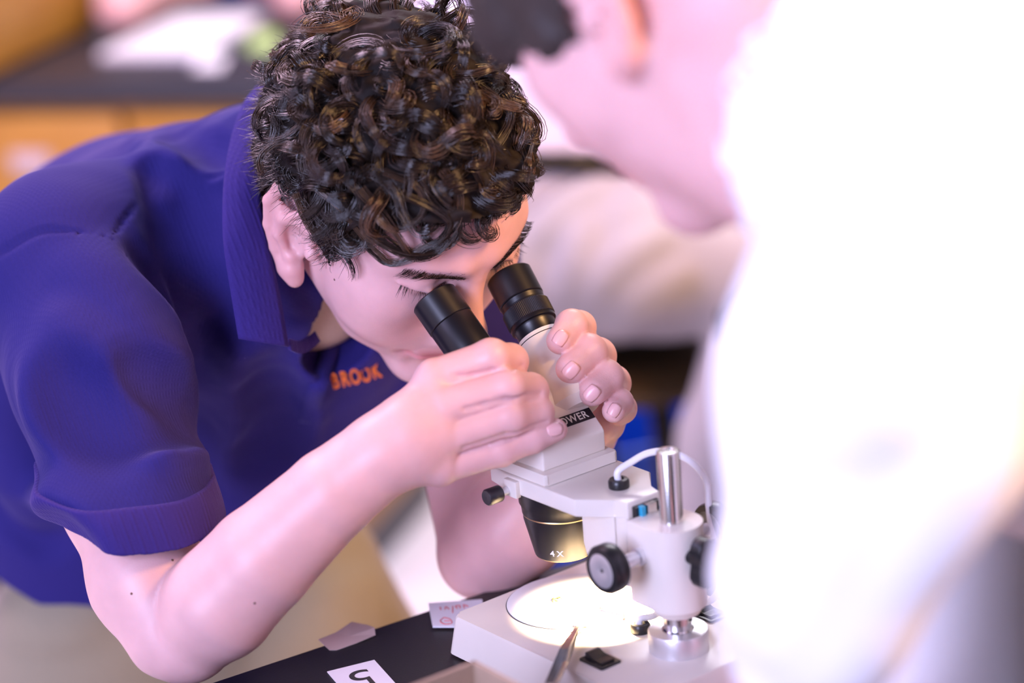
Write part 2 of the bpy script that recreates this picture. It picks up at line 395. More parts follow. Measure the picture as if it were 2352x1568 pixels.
# ------------------------------------------------------------------ microscope
def build_microscope():
    R = empty('microscope', tuple(mO), MYAW)
    tag(R, 'cream stereo microscope with twin black eyepieces and chrome pole on the black table', 'microscope')
    # base with slightly flared sides
    bm = bmesh.new(); top = rrect(-.070, .070, -.040, .1555, .006, 6, (.006, .006, .022, .022)); bot = rrect(-.0745, .0745, -.045, .160, .007, 6, (.007, .007, .025, .025))
    lo = [bm.verts.new((x, y, 0.002)) for x, y in bot]; hi = [bm.verts.new((x, y, .030)) for x, y in top]; n = len(top)
    for i in range(n): bm.faces.new((lo[i], lo[(i + 1) % n], hi[(i + 1) % n], hi[i]))
    bm.faces.new(lo[::-1]); ft = bm.faces.new(hi)
    bmesh.ops.bevel(bm, geom=list(ft.edges), offset=.0022, segments=3, profile=0.5, affect='EDGES')
    base = bm_obj('base', bm, mt_cream, R, angle=35)
    for sx in (-1, 1):
        for y in (-.02, .135):
            bm = bmesh.new(); lathe(bm, [(.008, 0), (.008, .003)], (sx * .055, y, 0), n=20); bm_obj('rubber_foot', bm, mt_blackp, R)
    bm = bmesh.new(); lathe(bm, [(.0455, 0), (.0455, .0009), (.0452, .0011)], (0, .110, .0299), n=96); bm_obj('stage_plate', bm, mt_white, R, angle=40)
    bm = bmesh.new(); lathe(bm, [(.0462, .0301), (.0462, .0303), (.0456, .0303), (.0456, .0301)], (0, .110, 0), n=96, cap0=False, cap1=False)
    bm_obj('stage_ring', bm, mt_blackp, R)
    # specimen clip by the pole
    bm = bmesh.new(); tube(bm, catmull([(.004, .060, .031), (.006, .066, .036), (.004, .074, .034), (.002, .082, .0325)], 6), .0012, 8); bm_obj('stage_clip', bm, mt_chrome, R, True)
    # rocker switches
    for sx in (-1, 1):
        bm = bmesh.new(); prism(bm, rrect(-.0085, .0085, -.0115, .0115, .001), .0, .0016, (sx * .0485, .0235, .030), bev=.0004); s = bm_obj('switch', bm, mt_blackp, R, angle=30)
        bm = bmesh.new(); prism(bm, [(-.0085, .0016), (.0085, .0016), (.0085, .0058), (.006, .0060), (.0, .0028), (-.0085, .0034)], -.0055, .0055, (.0235, .030, sx * .0485), ax=(1, 2, 0), bev=.0004)
        bm_obj('rocker', bm, mt_blackp, s, angle=30)
    # cord grommets
    def grommet(p, par, r=.0068):
        bm = bmesh.new(); lathe(bm, [(r * 1.0, 0), (r * 1.05, .001), (r * 1.05, .0048), (r * .9, .0062), (r * .55, .0064), (r * .5, .004)], p, n=32); return bm_obj('grommet', bm, mt_blackp, par, angle=40)
    grommet((0, .0385, .030), R)
    # pole foot, collar and pole
    bm = bmesh.new(); lathe(bm, [(.0200, 0), (.0200, .0135), (.0194, .0145), (.0106, .0147)], (0, 0, .0298), n=64, cap1=False); bm_obj('pole_foot', bm, mt_alu, R, angle=35)
    bm = bmesh.new(); lathe(bm, [(.0100, 0), (.0092, .001), (.0092, .0105), (.0086, .0112), (.0086, .016)], (0, 0, .0444), n=48); c = bm_obj('pole_collar', bm, mt_chrome, R, angle=35)
    bm = bmesh.new(); lathe(bm, [(.0013, 0), (.0013, .0008)], (.0040, -.0084, .0520), (.43, -.9, 0), n=16); bm_obj('set_screw', bm, mt_blackp, c)
    bm = bmesh.new(); lathe(bm, [(.0076, 0), (.0076, .1085), (.0070, .1095), (.0045, .1097), (.0038, .1085), (.0001, .1083)], (0, 0, .060), n=48, cap1=False); bm_obj('pole', bm, mt_chrome, R, angle=35)
    # focus block: flat cheeks, round back
    out = [(-.0195, .0235)] + [(-.0195 * math.cos(a), -.0195 * math.sin(a) - .001) for a in np.linspace(0, math.pi, 25)] + [(.0195, .0235)]
    bm = bmesh.new(); prism(bm, out, .063, .1205, bev=.0016)
    blk = bm_obj('focus_block', bm, mt_cream, R, angle=35)
    bm = bmesh.new(); lathe(bm, [(.0190, 0), (.0150, -.0065), (.0105, -.0075)], (0, -.0005, .0635), n=48, cap0=False); bm_obj('block_skirt', bm, mt_cream, blk, angle=35)
    for sx in (-1, 1):
        x = lambda v: sx * v
        bm = bmesh.new(); lathe(bm, [(.0062, 0), (.0062, .004), (.0048, .0045), (.0048, .023)], (x(.0190), .0105, .0990), (sx, 0, 0), n=32); bm_obj('focus_shaft', bm, mt_alu, R, angle=35)
        bm = bmesh.new(); lathe(bm, [(.0120, 0), (.0155, .0008), (.0165, .003), (.0165, .010), (.0150, .0124), (.0118, .0128), (.0118, .0119)], (x(.0405), .0105, .0995), (sx, 0, 0), n=64)
        k = bm_obj('focus_knob', bm, mt_blackp, R, angle=40)
        bm = bmesh.new(); lathe(bm, [(.0117, 0), (.0117, .0124), (.0112, .0126), (.003, .0122), (.0008, .0118)], (x(.0405), .0105, .0995), (sx, 0, 0), n=64); bm_obj('knob_cap', bm, mt_alu, k, angle=40)
    # clamp knob behind the block
    bm = bmesh.new(); lathe(bm, [(.0055, 0), (.0055, .014)], (-.002, -.016, .102), (.12, -.99, 0), n=24); k = bm_obj('clamp_knob', bm, mt_blackp, R, angle=40)
    bm = bmesh.new()
    lob = [(r_ * math.cos(a), r_ * math.sin(a)) for a in np.linspace(0, 2 * math.pi, 72, endpoint=False) for r_ in [(.0155 + .0035 * math.cos(3 * a + .4))]]
    prism(bm, lob, 0, .009, bev=.0012); bm.transform(Matrix(frame4((.0005, -.0275, .103), (.97, .12, .2), (-.1, -.1, 1)))); bm_obj('clamp_lobe', bm, mt_blackp, k, angle=40)
    # sliding carrier with toothed rack
    bm = bmesh.new(); prism(bm, rrect(-.0150, .0150, .0275, .0400, .0012), .070, .1200, bev=.0008); car = bm_obj('rack_carrier', bm, mt_cream, R, angle=35)
    bm = bmesh.new(); box(bm, -.0105, .0105, .0225, .0285, .072, .1265); bm_obj('rack_slide', bm, mt_blackp, car)
    bm = bmesh.new(); box(bm, -.0030, .0045, .0190, .0232, .1195, .1275, .0004); bm_obj('rack_bar', bm, mt_chrome, car)
    bm = bmesh.new(); box(bm, -.0080, -.0045, .0195, .0236, .1190, .1272, .0003); bm_obj('rack_mark', bm, mat('teal_tape', (.03, .35, .55), .4), car)
    # arm plate under the head
    half = [(.0145, .0265), (.0155, .0385), (.0335, .0575), (.0340, .1300), (.0300, .1520), (.0180, .1600)]
    poly = [(x, y) for x, y in half] + [(-x, y) for x, y in half[::-1]]
    bm = bmesh.new(); prism(bm, poly, .1180, .1300, bev=.0011); arm = bm_obj('arm_plate', bm, mt_cream, R, angle=30)
    grommet((.0012, .0525, .1298), arm)
    bm = bmesh.new(); box(bm, -.0375, -.0330, .1150, .1280, .1165, .1285, .0006); bm_obj('screw_boss', bm, mt_cream, arm, angle=30)
    bm = bmesh.new(); lathe(bm, [(.0030, 0), (.0030, .008)], (-.0370, .1245, .1205), (-1, 0, 0), n=20); sc = bm_obj('lock_screw', bm, mt_alu, R, angle=40)
    bm = bmesh.new(); lathe(bm, [(.0055, 0), (.0058, .0006), (.0058, .0105), (.0050, .0115), (.0002, .0112)], (-.0440, .1245, .1205), (-1, 0, 0), n=40, cap1=False); bm_obj('screw_head', bm, mt_knurl, sc, angle=40)
    # lamp hood under the arm (open towards the stage)
    hd = empty('lamp_hood'); hd.parent = R
    bm = bmesh.new()
    prism(bm, [(.0400, .1180), (.0660, .1180), (.0735, .1080), (.0735, .0900), (.0690, .0760), (.0640, .0720), (.0560, .0860), (.0440, .0930), (.0400, .0930)], -.0155, .0155, ax=(1, 2, 0), bev=.0008)
    ho = bm_obj('lamp_housing', bm, mt_cream, R, angle=30)
    bpy.data.objects.remove(hd)
    ld = np.array([0, .36, -1.0]); ld /= np.linalg.norm(ld)
    bm = bmesh.new(); lathe(bm, [(.0070, 0), (.0105, .006), (.0125, .014), (.0118, .014), (.0095, .006), (.006, .001)], (0, .0640, .0880), ld, n=40, cap1=False); bm_obj('lamp_reflector', bm, mt_chrome, ho, angle=50)
    bm = bmesh.new(); lathe(bm, [(.0040, 0), (.0048, .004), (.0030, .0075), (.0001, .0085)], (0, .0650, .0850), ld, n=24, cap1=False)
    bm_obj('bulb', bm, mat('lamp_filament_glow', (1, .9, .7), .3, emis=(1.0, .78, .50, 60)), ho, True)
    # the lamp's own light
    l = bpy.data.lights.new('stage_lamp', 'SPOT'); l.energy = LAMP_W; l.color = (1.0, .72, .42); l.spot_size = math.radians(106); l.spot_blend = .6; l.shadow_soft_size = .004
    lo_ = bpy.data.objects.new('stage_lamp', l); COL.objects.link(lo_); lo_.parent = R; lo_.location = (0, .070, .0705)
    lo_.rotation_euler = Vector((0, .16, -1.0)).to_track_quat('-Z', 'Y').to_euler()
    # objective
    ob = (0, .1150, 0)
    bm = bmesh.new(); lathe(bm, [(.0285, .1180), (.0285, .1060), (.0272, .1035), (.0268, .0985)], ob, n=72); o1 = bm_obj('objective', bm, mt_black, R, angle=30)
    bm = bmesh.new(); lathe(bm, [(.0262, .0990), (.0266, .0980), (.0262, .0972)], ob, n=72); bm_obj('objective_ring', bm, mt_brass, o1, angle=40)
    bm = bmesh.new(); lathe(bm, [(.0262, .0976), (.0262, .0940), (.0205, .0690), (.0200, .0672), (.0150, .0670), (.0150, .0720), (.0001, .0722)], ob, n=72, cap1=False); bm_obj('objective_cone', bm, mt_black, o1, angle=30)
    bm = bmesh.new(); lathe(bm, [(.0200, .0676), (.0196, .0664), (.0155, .0664)], ob, n=72, cap0=False, cap1=False); bm_obj('objective_rim', bm, mt_brass, o1, angle=30)
    # 4X on the cone, facing the camera side
    sl = math.atan2(.0262 - .0205, .0940 - .0690)
    for ch, th in (('4', -150), ('X', -135.5)):
        a = math.radians(th); z = .0735; r = .0205 + (z - .0690) * math.tan(sl) + .00012
        nrm = np.array([math.cos(a) * math.cos(sl), math.sin(a) * math.cos(sl), -math.sin(sl)]); tx = np.array([-math.sin(a), math.cos(a), 0])
        text_obj('lettering', ch, .0066, frame4(np.array([r * math.cos(a), .1150 + r * math.sin(a), z]), tx, np.cross(nrm, tx)), mt_white, o1, .00008, bold=.00012)
    # head: turntable flange, wedge block with name plate
    bm = bmesh.new(); prism(bm, rrect(-.0315, .0315, .0890, .1560, .0015), .1304, .1382, bev=.0012); hd = bm_obj('head_flange', bm, mt_cream, R, angle=30)
    bm = bmesh.new(); prism(bm, [(.0955, .1380), (.0955, .1525), (.0975, .1550), (.1170, .1720), (.1500, .1720), (.1510, .1380)], -.0275, .0275, ax=(1, 2, 0), bev=.0014); bm_obj('head_block', bm, mt_cream, hd, angle=30)
    # plate with the word POWER on the sloping back
    s0 = np.array([0, .0975, .1550]); s1 = np.array([0, .1170, .1720]); up = (s1 - s0) / np.linalg.norm(s1 - s0); nr = np.cross(np.array([1, 0, 0]), up)
    ctr = s0 + up * .0118 + nr * .0003 + np.array([.0075, 0, 0])
    bm = bmesh.new(); prism(bm, rrect(-.0185, .0185, -.0042, .0042, .0003), 0, .0004); bm.transform(Matrix(frame4(ctr, (1, 0, 0), up))); npl = bm_obj('name_plate', bm, mt_black, hd)
    text_obj('lettering', 'POWER', .0078, frame4(ctr + nr * .0005, (1, 0, 0), up), mat('plate_silver', (.75, .72, .62), .4), npl, .0001, spacing=1.08, bold=.0001)
    # twin tubes
    for sx in (-1, 1):
        t = np.array([-sx * .09, -.707, -.707]); t /= np.linalg.norm(t); o = np.array([sx * .033, .197, .242]); nm = 'plain' if sx < 0 else 'diopter'
        bm = bmesh.new(); lathe(bm, [(.0145, .052), (.0168, .0522), (.0172, .0535), (.0176, .0545), (.0205, .075), (.0215, .092), (.0215, .108), (.016, .114)], o, t, n=64); th = bm_obj('tube_housing', bm, mt_cream, R, angle=35)
        bm = bmesh.new(); lathe(bm, [(.01745, .0552), (.0179, .0553), (.0179, .0558), (.01765, .0560)], o, t, n=64, cap0=False, cap1=False); bm_obj('housing_line', bm, mt_blackp, th)
        cup = [(.0105, .0060), (.0115, .0004), (.0158, 0), (.0166, .0010), (.0167, .0215), (.0160, .0220)]
        if sx < 0:
            bm = bmesh.new(); lathe(bm, cup, o, t, n=64); ey = bm_obj('eyepiece', bm, mt_black, R, angle=35)
            bm = bmesh.new(); lathe(bm, [(.0160, .0222), (.0163, .0228), (.0163, .0530)], o, t, n=64); bm_obj('eyepiece_tube', bm, mt_black, ey, angle=35)
        else:
            bm = bmesh.new(); lathe(bm, cup, o, t, n=64); ey = bm_obj('eyepiece', bm, mt_black, R, angle=35)
            bm = bmesh.new(); lathe(bm, [(.0155, .0218), (.0162, .0228), (.0158, .0262), (.0162, .0264), (.0162, .0280)], o, t, n=64); bm_obj('eyepiece_neck', bm, mt_black, ey, angle=35)
            bm = bmesh.new(); x, y, z = basis(t); n = 180; rings = []
            for tt, dr in ((.0278, -.0004), (.0283, 0), (.0392, 0), (.0396, -.0004)):
                rings.append([bm.verts.new(o + z * tt + (.0172 + dr + (.00022 if i % 2 else -.00022)) * (math.cos(2 * math.pi * i / n) * x + math.sin(2 * math.pi * i / n) * y)) for i in range(n)])
            for a, b in zip(rings[:-1], rings[1:]):
                for i in range(n): bm.faces.new((a[i], a[(i + 1) % n], b[(i + 1) % n], b[i]))
            bm_obj('diopter_ring', bm, mt_knurl, ey)
            bm = bmesh.new(); lathe(bm, [(.0166, .0394), (.0168, .0400), (.0168, .0425), (.0150, .0430), (.0150, .0445), (.0148, .0450), (.0148, .0530)], o, t, n=64); bm_obj('eyepiece_tube', bm, mt_black, ey, angle=35)
        bm = bmesh.new(); lathe(bm, [(.0112, .0062), (.0112, .0070)], o, t, n=40); bm_obj('eye_lens', bm, mat('lens_glass', (.02, .02, .04), .05, coat=1), ey)
    # saddle that joins the two tube housings to the block
    bm = bmesh.new(); prism(bm, [(.1130, .1655), (.1240, .1830), (.1480, .1830), (.1500, .1500), (.1180, .1500)], -.030, .030, ax=(1, 2, 0), bev=.004); bm_obj('head_saddle', bm, mt_cream, hd, angle=40)
    # cord: arm -> over behind the pole -> down the far side -> base
    Rm = R.matrix_basis.inverted()
    wp = [M_(1.2, 52.5, 133), M_(1.2, 52.5, 141)] + [U(x, y, d) for x, y, d in ((1448, 1062, 1.60), (1490, 1040, 1.60), (1540, 1038, 1.60), (1590, 1062, 1.60), (1622, 1105, 1.60), (1628, 1160, 1.60), (1635, 1215, 1.60), (1652, 1280, 1.60), (1655, 1330, 1.61), (1640, 1372, 1.62), (1600, 1388, 1.635), (1540, 1395, 1.64), (1498, 1415, 1.625))] + [M_(0, 38.5, 39), M_(0, 38.5, 31)]
    mi = np.array(Matrix.LocRotScale(Vector(mO), Matrix.Rotation(MYAW, 3, 'Z').to_quaternion(), None).inverted())
    wl = [(mi @ np.append(p, 1))[:3] for p in wp]
    bm = bmesh.new(); tube(bm, catmull(wl, 8), .0024, 12); bm_obj('power_cord', bm, mt_cord, R, True)
    return R
LAMP_W = 42.0
# ------------------------------------------------------------------ heads
class HeadFrame:
    def __init__(s, T, right, fwd, up, scale): s.T = np.array(T); s.R = np.stack([right, fwd, up], 1) * scale / 1000; s.k = scale / 1000
    def __call__(s, x, y, z): return s.T + s.R @ np.array([x, y, z], float)
    def M(s): return s.R / np.linalg.norm(s.R, axis=0)
def ortho(fwd, up):
    f = np.array(fwd, float); f /= np.linalg.norm(f); u = np.array(up, float); u -= f * (f @ u); u /= np.linalg.norm(u); return np.cross(f, u), f, u

def head_field(fl, H, ears=(1, -1)):
    k = H.k; M = H.M()
    E = lambda c, r, kk=.012, op='+', MM=None: fl.ell(H(*c), np.array(r) * k, M if MM is None else MM, kk, op)
    Cn = lambda a, b, r1, r2, kk=.010, op='+', flat=None: fl.cone(H(*a), H(*b), r1 * k, r2 * k, kk, op, flat)
    E((0, -8, 40), (74, 96, 84)); E((0, 36, 48), (62, 56, 52), .022); E((0, 34, -4), (60, 58, 58), .02)
    for s in (1, -1):
        E((s * 42, 56, 4), (24, 30, 22), .022); E((s * 36, 48, -24), (26, 36, 29), .02)
        Cn((s * 52, 8, -28), (s * 35, 48, -53), 12, 11.5, .014); Cn((s * 35, 48, -53), (0, 76, -75), 11.5, 16, .016)
    E((0, 64, -40), (38, 34, 34), .02); E((0, 80, -80), (17, 15, 14), .02)
    for s in (1, -1): Cn((s * 12, 84, 45), (s * 46, 66, 47), 10.5, 9, .014)
    for s in (1, -1): E((s * 33, 100, 34), (20, 15, 9.5), .012, '-')
    for s in (1, -1):
        fl.ball(H(s * 33, 76, 35), 14.0 * k, .004)
        Cn((s * 19, 87, 34), (s * 34, 90, 33), 1.7, 1.9, .003); Cn((s * 34, 90, 33), (s * 50, 78, 35), 1.9, 1.5, .003)          # closed upper lid edge
    Cn((0, 90, 30), (0, 110, -6), 8.5, 10, .012); fl.ball(H(0, 111, -10), 11 * k, .008)
    for s in (1, -1): fl.ball(H(s * 12, 101, -14), 7.5 * k, .007); fl.ball(H(s * 7, 107, -20), 3.2 * k, .003, '-')
    Cn((-6, 97, -30), (6, 97, -30), 5, 5, .012)
    # mouth
    Cn((-19, 91, -44.5), (0, 97, -42.5), 4.4, 5.6, .004); Cn((19, 91, -44.5), (0, 97, -42.5), 4.4, 5.6, .004)
    Cn((-16, 91, -54.5), (0, 95, -55), 5.0, 5.8, .004); Cn((16, 91, -54.5), (0, 95, -55), 5.0, 5.8, .004)
    for s in (1, -1): Cn((s * 27, 88.5, -50), (0, 102, -49), 2.0, 2.3, .002, '-')
    for s in (1, -1): fl.ball(H(s * 28, 90, -51), 3.0 * k, .010, '-'); Cn((s * 18, 95, -63), (0, 100, -64), 3.5, 4, .012, '-')
    # ears
    for s in ears:
        X = lambda y, z, o=0: H(s * (73.5 + (8 - y) * .34 + o), (y - .22 * z) * 1.05 + 6, z * 1.05 + 5)
        outl = [(9, 6), (9, 20), (2, 30), (-9, 33), (-20, 27), (-26, 12), (-24, -6), (-17, -20), (-8, -30), (0, -33)]
        pts = [X(*p) for p in outl]; rr = np.array([3.2, 4.2, 4.6, 4.6, 4.6, 4.5, 4.3, 4.5, 5.5, 6.0]) * k
        fl.chain(pts, rr, .002)
        nrm = H.M() @ np.array([s * .92, .39, 0]); Me = np.stack([nrm, np.cross(H.M()[:, 2], nrm), H.M()[:, 2]], 1)
        fl.ell(X(-8, 2, -1.5), np.array([4.2, 18, 31]) * k, Me, .003)
        fl.ball(X(-3, -26, 0), 8 * k, .006)
        fl.ell(X(-3, -3, 4), np.array([8, 10, 15]) * k, Me, .003, '-'); fl.ell(X(-7, 20, 3.5), np.array([6, 9, 9]) * k, Me, .003, '-')
        fl.chain([X(-3, 20, 1), X(-13, 8, 2), X(-14, -6, 2), X(-7, -18, 1)], np.array([2.6, 3.4, 3.4, 3.0]) * k, .003)
        fl.ball(X(9, -4, -1), 5.0 * k, .004); fl.ball(X(-4, -17, 1), 4 * k, .004)

# ------------------------------------------------------------------ the student at the microscope
HA = HeadFrame((-.0822, 1.6765, 1.1876), (-.80815, -.58156, -.09315), (.48568, -.57141, -.64623), (.32259, -.5675, .74423), 1.04)
SKIN = (0.77, 0.45, 0.44)
mt_skin = mat('skin', SKIN, 0.42, spec=0.4, sss=0.22, noise=0.10, nscale=45, bump=0.10, bscale=900, attr='tint')
POLO = (0.021, 0.016, 0.135)
mt_polo = knit('purple_pique', POLO, 1500, 0.30, sheen=.12)
mt_rib = knit('purple_rib', (0.034, 0.020, 0.155), 1100, 0.5, sheen=.12)
mt_under = knit('beige_jersey', (0.62, 0.47, 0.36), 900, .15, sheen=.1)
mt_khaki = knit('khaki_twill', (0.27, 0.235, 0.165), 800, .2, sheen=.15)
mt_grey_tr = knit('stone_twill', (0.42, 0.40, 0.40), 800, .2, sheen=.15)

def finger(fl, P, R, k=.0014):
    P = [U(*p) for p in P]; fl.chain(P, R, k)
    for i in range(1, len(P) - 1): fl.ball(P[i], R[i] * 1.0, .004)
def body_a():
    fl = Field(); head_field(fl, HA, (1, -1))
    # neck and hidden shoulder yoke
    fl.cone(HA(0, -22, -20), M_(0, 415, 258), .056, .060, .02); fl.cone(M_(0, 415, 258), M_(0, 435, 235), .060, .045, .02)
    shR, shL = U(165, 620, 1.765), M_(150, 445, 245)
    fl.cone(M_(0, 435, 235), shR, .036, .036, .02); fl.cone(M_(0, 435, 235), shL, .036, .036, .02)
    # right arm
    fl.chain([shR, U(280, 1130, 1.690), U(342, 1335, 1.652), U(395, 1455, 1.635)], [.036, .0410, .0370, .0290], .02)
    fl.cone(U(395, 1455, 1.635), U(430, 1482, 1.628), .0285, .0255, .012)
    fore = [(440, 1462, 1.627), (500, 1388, 1.612), (600, 1285, 1.602), (760, 1135, 1.592), (875, 1045, 1.588), (935, 1010, 1.588)]
    fl.chain([U(*p) for p in fore], [.0300, .0385, .0360, .0300, .0275, .0285], .0032, flat=(c_f, 1.06))
    # right hand
    W_ = U(905, 1030, 1.590); mcp = [U(998, 868, 1.595), U(1022, 937, 1.582), U(1022, 1005, 1.584), U(1012, 1072, 1.592)]
    for m_, r1, r2 in zip(mcp, (.0190, .0200, .0200, .0190), (.0118, .0118, .0118, .0110)): fl.cone(W_, m_, r1, r2, .012)
    fl.cone(mcp[0], mcp[3], .0112, .0108, .008)
    finger(fl, [(998, 868, 1.595), (1128, 822, 1.594), (1172, 830, 1.612), (1160, 868, 1.634)], [.0126, .0124, .0115, .0096])
    finger(fl, [(1022, 937, 1.582), (1165, 888, 1.585), (1218, 898, 1.605), (1205, 925, 1.630)], [.0124, .0122, .0116, .0100])
    finger(fl, [(1022, 1005, 1.584), (1170, 957, 1.588), (1232, 948, 1.604), (1228, 965, 1.622)], [.0124, .0121, .0112, .0098])
    finger(fl, [(1012, 1072, 1.592), (1150, 1033, 1.598), (1222, 1006, 1.604), (1276, 987, 1.609)], [.0114, .0105, .0096, .0080])
    finger(fl, [(925, 990, 1.602), (985, 935, 1.625), (1030, 895, 1.652), (1046, 862, 1.662)], [.0200, .0150, .0120, .0100])
    base = Field(); base.ops = list(fl.ops)
    for P in ([(1048, 864), (1085, 862), (1130, 853), (1170, 846), (1200, 840)], [(1068, 940), (1110, 930), (1160, 917), (1205, 910), (1243, 905)], [(1066, 1028), (1110, 1015), (1160, 998), (1210, 984), (1255, 970)]):
        pp, nn, ok = trace_many(base, P); cs = [a + b * .0002 for a, b, c in zip(pp, nn, ok) if c]
        for a, b in zip(cs[:-1], cs[1:]): fl.cone(a, b, .0017, .0017, .0022, '-')
    # left arm and hand
    eL = U(1120, 1262, 1.800); wL = U(1302, 1045, 1.758)
    fl.chain([shL, M_(108, 370, 110), eL], [.036, .043, .036], .02)
    fl.chain([U(1095, 1285, 1.80), eL, U(1180, 1205, 1.788), wL], [.028, .036, .0405, .027], .006)
    for m_, r2 in ((U(1335, 800, 1.735), .014), (U(1368, 855, 1.735), .014), (U(1385, 915, 1.735), .014), (U(1388, 965, 1.728), .013)): fl.cone(wL, m_, .020, r2, .016)
    fl.cone(wL, U(1392, 972, 1.700), .018, .0135, .012)
    finger(fl, [(1335, 800, 1.735), (1330, 752, 1.690), (1313, 748, 1.662), (1286, 782, 1.648)], [.0130, .0112, .0108, .0094])
    finger(fl, [(1368, 855, 1.735), (1372, 818, 1.690), (1352, 810, 1.658), (1312, 846, 1.643)], [.0135, .0126, .0126, .0108])
    finger(fl, [(1385, 915, 1.735), (1406, 880, 1.690), (1390, 868, 1.658), (1360, 898, 1.643)], [.0135, .0124, .0124, .0104])
    finger(fl, [(1388, 965, 1.728), (1428, 938, 1.685), (1422, 924, 1.660), (1410, 943, 1.648)], [.0122, .0098, .0092, .0082])
    finger(fl, [(1325, 990, 1.735), (1275, 930, 1.725), (1240, 870, 1.720), (1215, 830, 1.715)], [.018, .014, .012, .010])
    return fl

def trace_many(fl, pts, d0=1.4, d1=2.3, steps=70):
    """where view rays through the given picture points meet a surface: points, normals, hit flags"""
    r = np.array([ray(x, y) for x, y in pts]); L_ = np.linalg.norm(r, axis=1); t = np.full(len(r), d0)
    for _ in range(steps):
        v = fl.eval(c_o + r * t[:, None], reach=0.25)
        if np.abs(v).max() < 1e-4: break
        t = np.where(t < d1, t + 0.75 * v / L_, t)
    p = c_o + r * t[:, None]; e = 1e-3; v = fl.eval(np.concatenate([p] + [p + s_ * np.eye(3)[i] * e for i in range(3) for s_ in (1, -1)]), reach=.05).reshape(7, -1)
    n = np.stack([v[1] - v[2], v[3] - v[4], v[5] - v[6]], 1); n = n / (np.linalg.norm(n, axis=1, keepdims=True) + 1e-9)
    return p, n, (t < d1) & (np.abs(v[0]) < .004)
def trace(fl, x, y, d0=1.4, d1=2.3):
    p, n, ok = trace_many(fl, [(x, y)], d0, d1)
    return (p[0], n[0]) if ok[0] else (None, None)

def body_tint(V, H):
    """natural skin colouring: lips, ear rims, cheeks, knuckles"""
    C = np.tile(np.array(SKIN), (len(V), 1))
    loc = (V - H.T) @ np.linalg.inv(H.R).T
    def blend(wt, col):
        nonlocal C; C = C * (1 - wt[:, None]) + np.array(col) * wt[:, None]
    lip = np.exp(-(((loc[:, 0]) / 28) ** 4 + ((loc[:, 2] + 49) / 8.5) ** 4)) * (loc[:, 1] > 80)
    blend(lip * .85, (.60, .19, .20))
    ch = np.exp(-(((np.abs(loc[:, 0]) - 42) / 20) ** 2 + ((loc[:, 2] + 18) / 22) ** 2 + ((loc[:, 1] - 72) / 30) ** 2)); blend(ch * .22, (.82, .36, .32))
    ear = np.clip((np.abs(loc[:, 0]) - 74) / 8, 0, 1) * (np.abs(loc[:, 2]) < 45) * (np.abs(loc[:, 1]) < 40); blend(ear * .28, (.85, .34, .30))
    return C

MOLES = [(302, 1363), (396, 1286), (768, 642), (585, 1385)]
def nail(x, y, fl, ax, w_, h_, m, parent, origin):
    p, n = trace(fl, x, y)
    if p is None: return
    ax = np.asarray(ax[0] * c_r - ax[1] * c_u, float); ax -= n * (n @ ax); ax /= np.linalg.norm(ax); sd = np.cross(n, ax)
    V = []; Q = []; nu, nv = 9, 9
    for i in range(nu):
        for j in range(nv):
            u = -1 + 2 * i / (nu - 1); v = -1 + 2 * j / (nv - 1); sq = math.sqrt(max(0, 1 - .35 * v * v * u * u))
            V.append(p + ax * (v * h_ * (1 - .18 * u * u)) + sd * (u * w_ * (1 - .15 * v * v)) + n * (.0009 - .0022 * u * u - .0006 * v * v))
    for i in range(nu - 1):
        for j in range(nv - 1): a = i * nv + j; Q.append((a, a + nv, a + nv + 1, a + 1))
    o = np_obj('fingernail', V, Q, m, parent, True, origin); md = o.modifiers.new('t', 'SOLIDIFY'); md.thickness = .0006; md.offset = 0
    return o

def build_student():
    org = M_(0, 690, -900); org[2] = 0.0
    R = empty('person', tuple(org)); tag(R, 'curly-haired student in a purple polo bending to look into the microscope', 'person')
    fl = body_a()
    o, V = solid('body', fl, .0018, mt_skin, R, org, relax=1)
    colour_attr(o, body_tint(V, HA))
    # finger nails
    mn = mat('nail', (.80, .46, .45), .3, spec=.5)
    for x, y, ax, w_, h_ in ((1274, 985, (-1, .28), .0048, .0056), (1287, 776, (.55, -.83), .0046, .0056), (1311, 851, (.66, -.75), .0050, .0060), (1359, 904, (.66, -.75), .0049, .0058), (1411, 942, (.5, -.86), .0041, .0047)):
        nail(x, y, fl, ax, w_, h_, mn, o, org)
    mm = mat('mole_brown', (.16, .07, .05), .6)
    for p, n, ok in zip(*trace_many(fl, MOLES)):
        if ok:
            bm = bmesh.new(); bmesh.ops.create_icosphere(bm, subdivisions=2, radius=.0011); bmesh.ops.translate(bm, vec=Vector(p - org - n * .0006), verts=bm.verts); bm_obj('mole', bm, mm, o, True)
    return R, org, fl, o
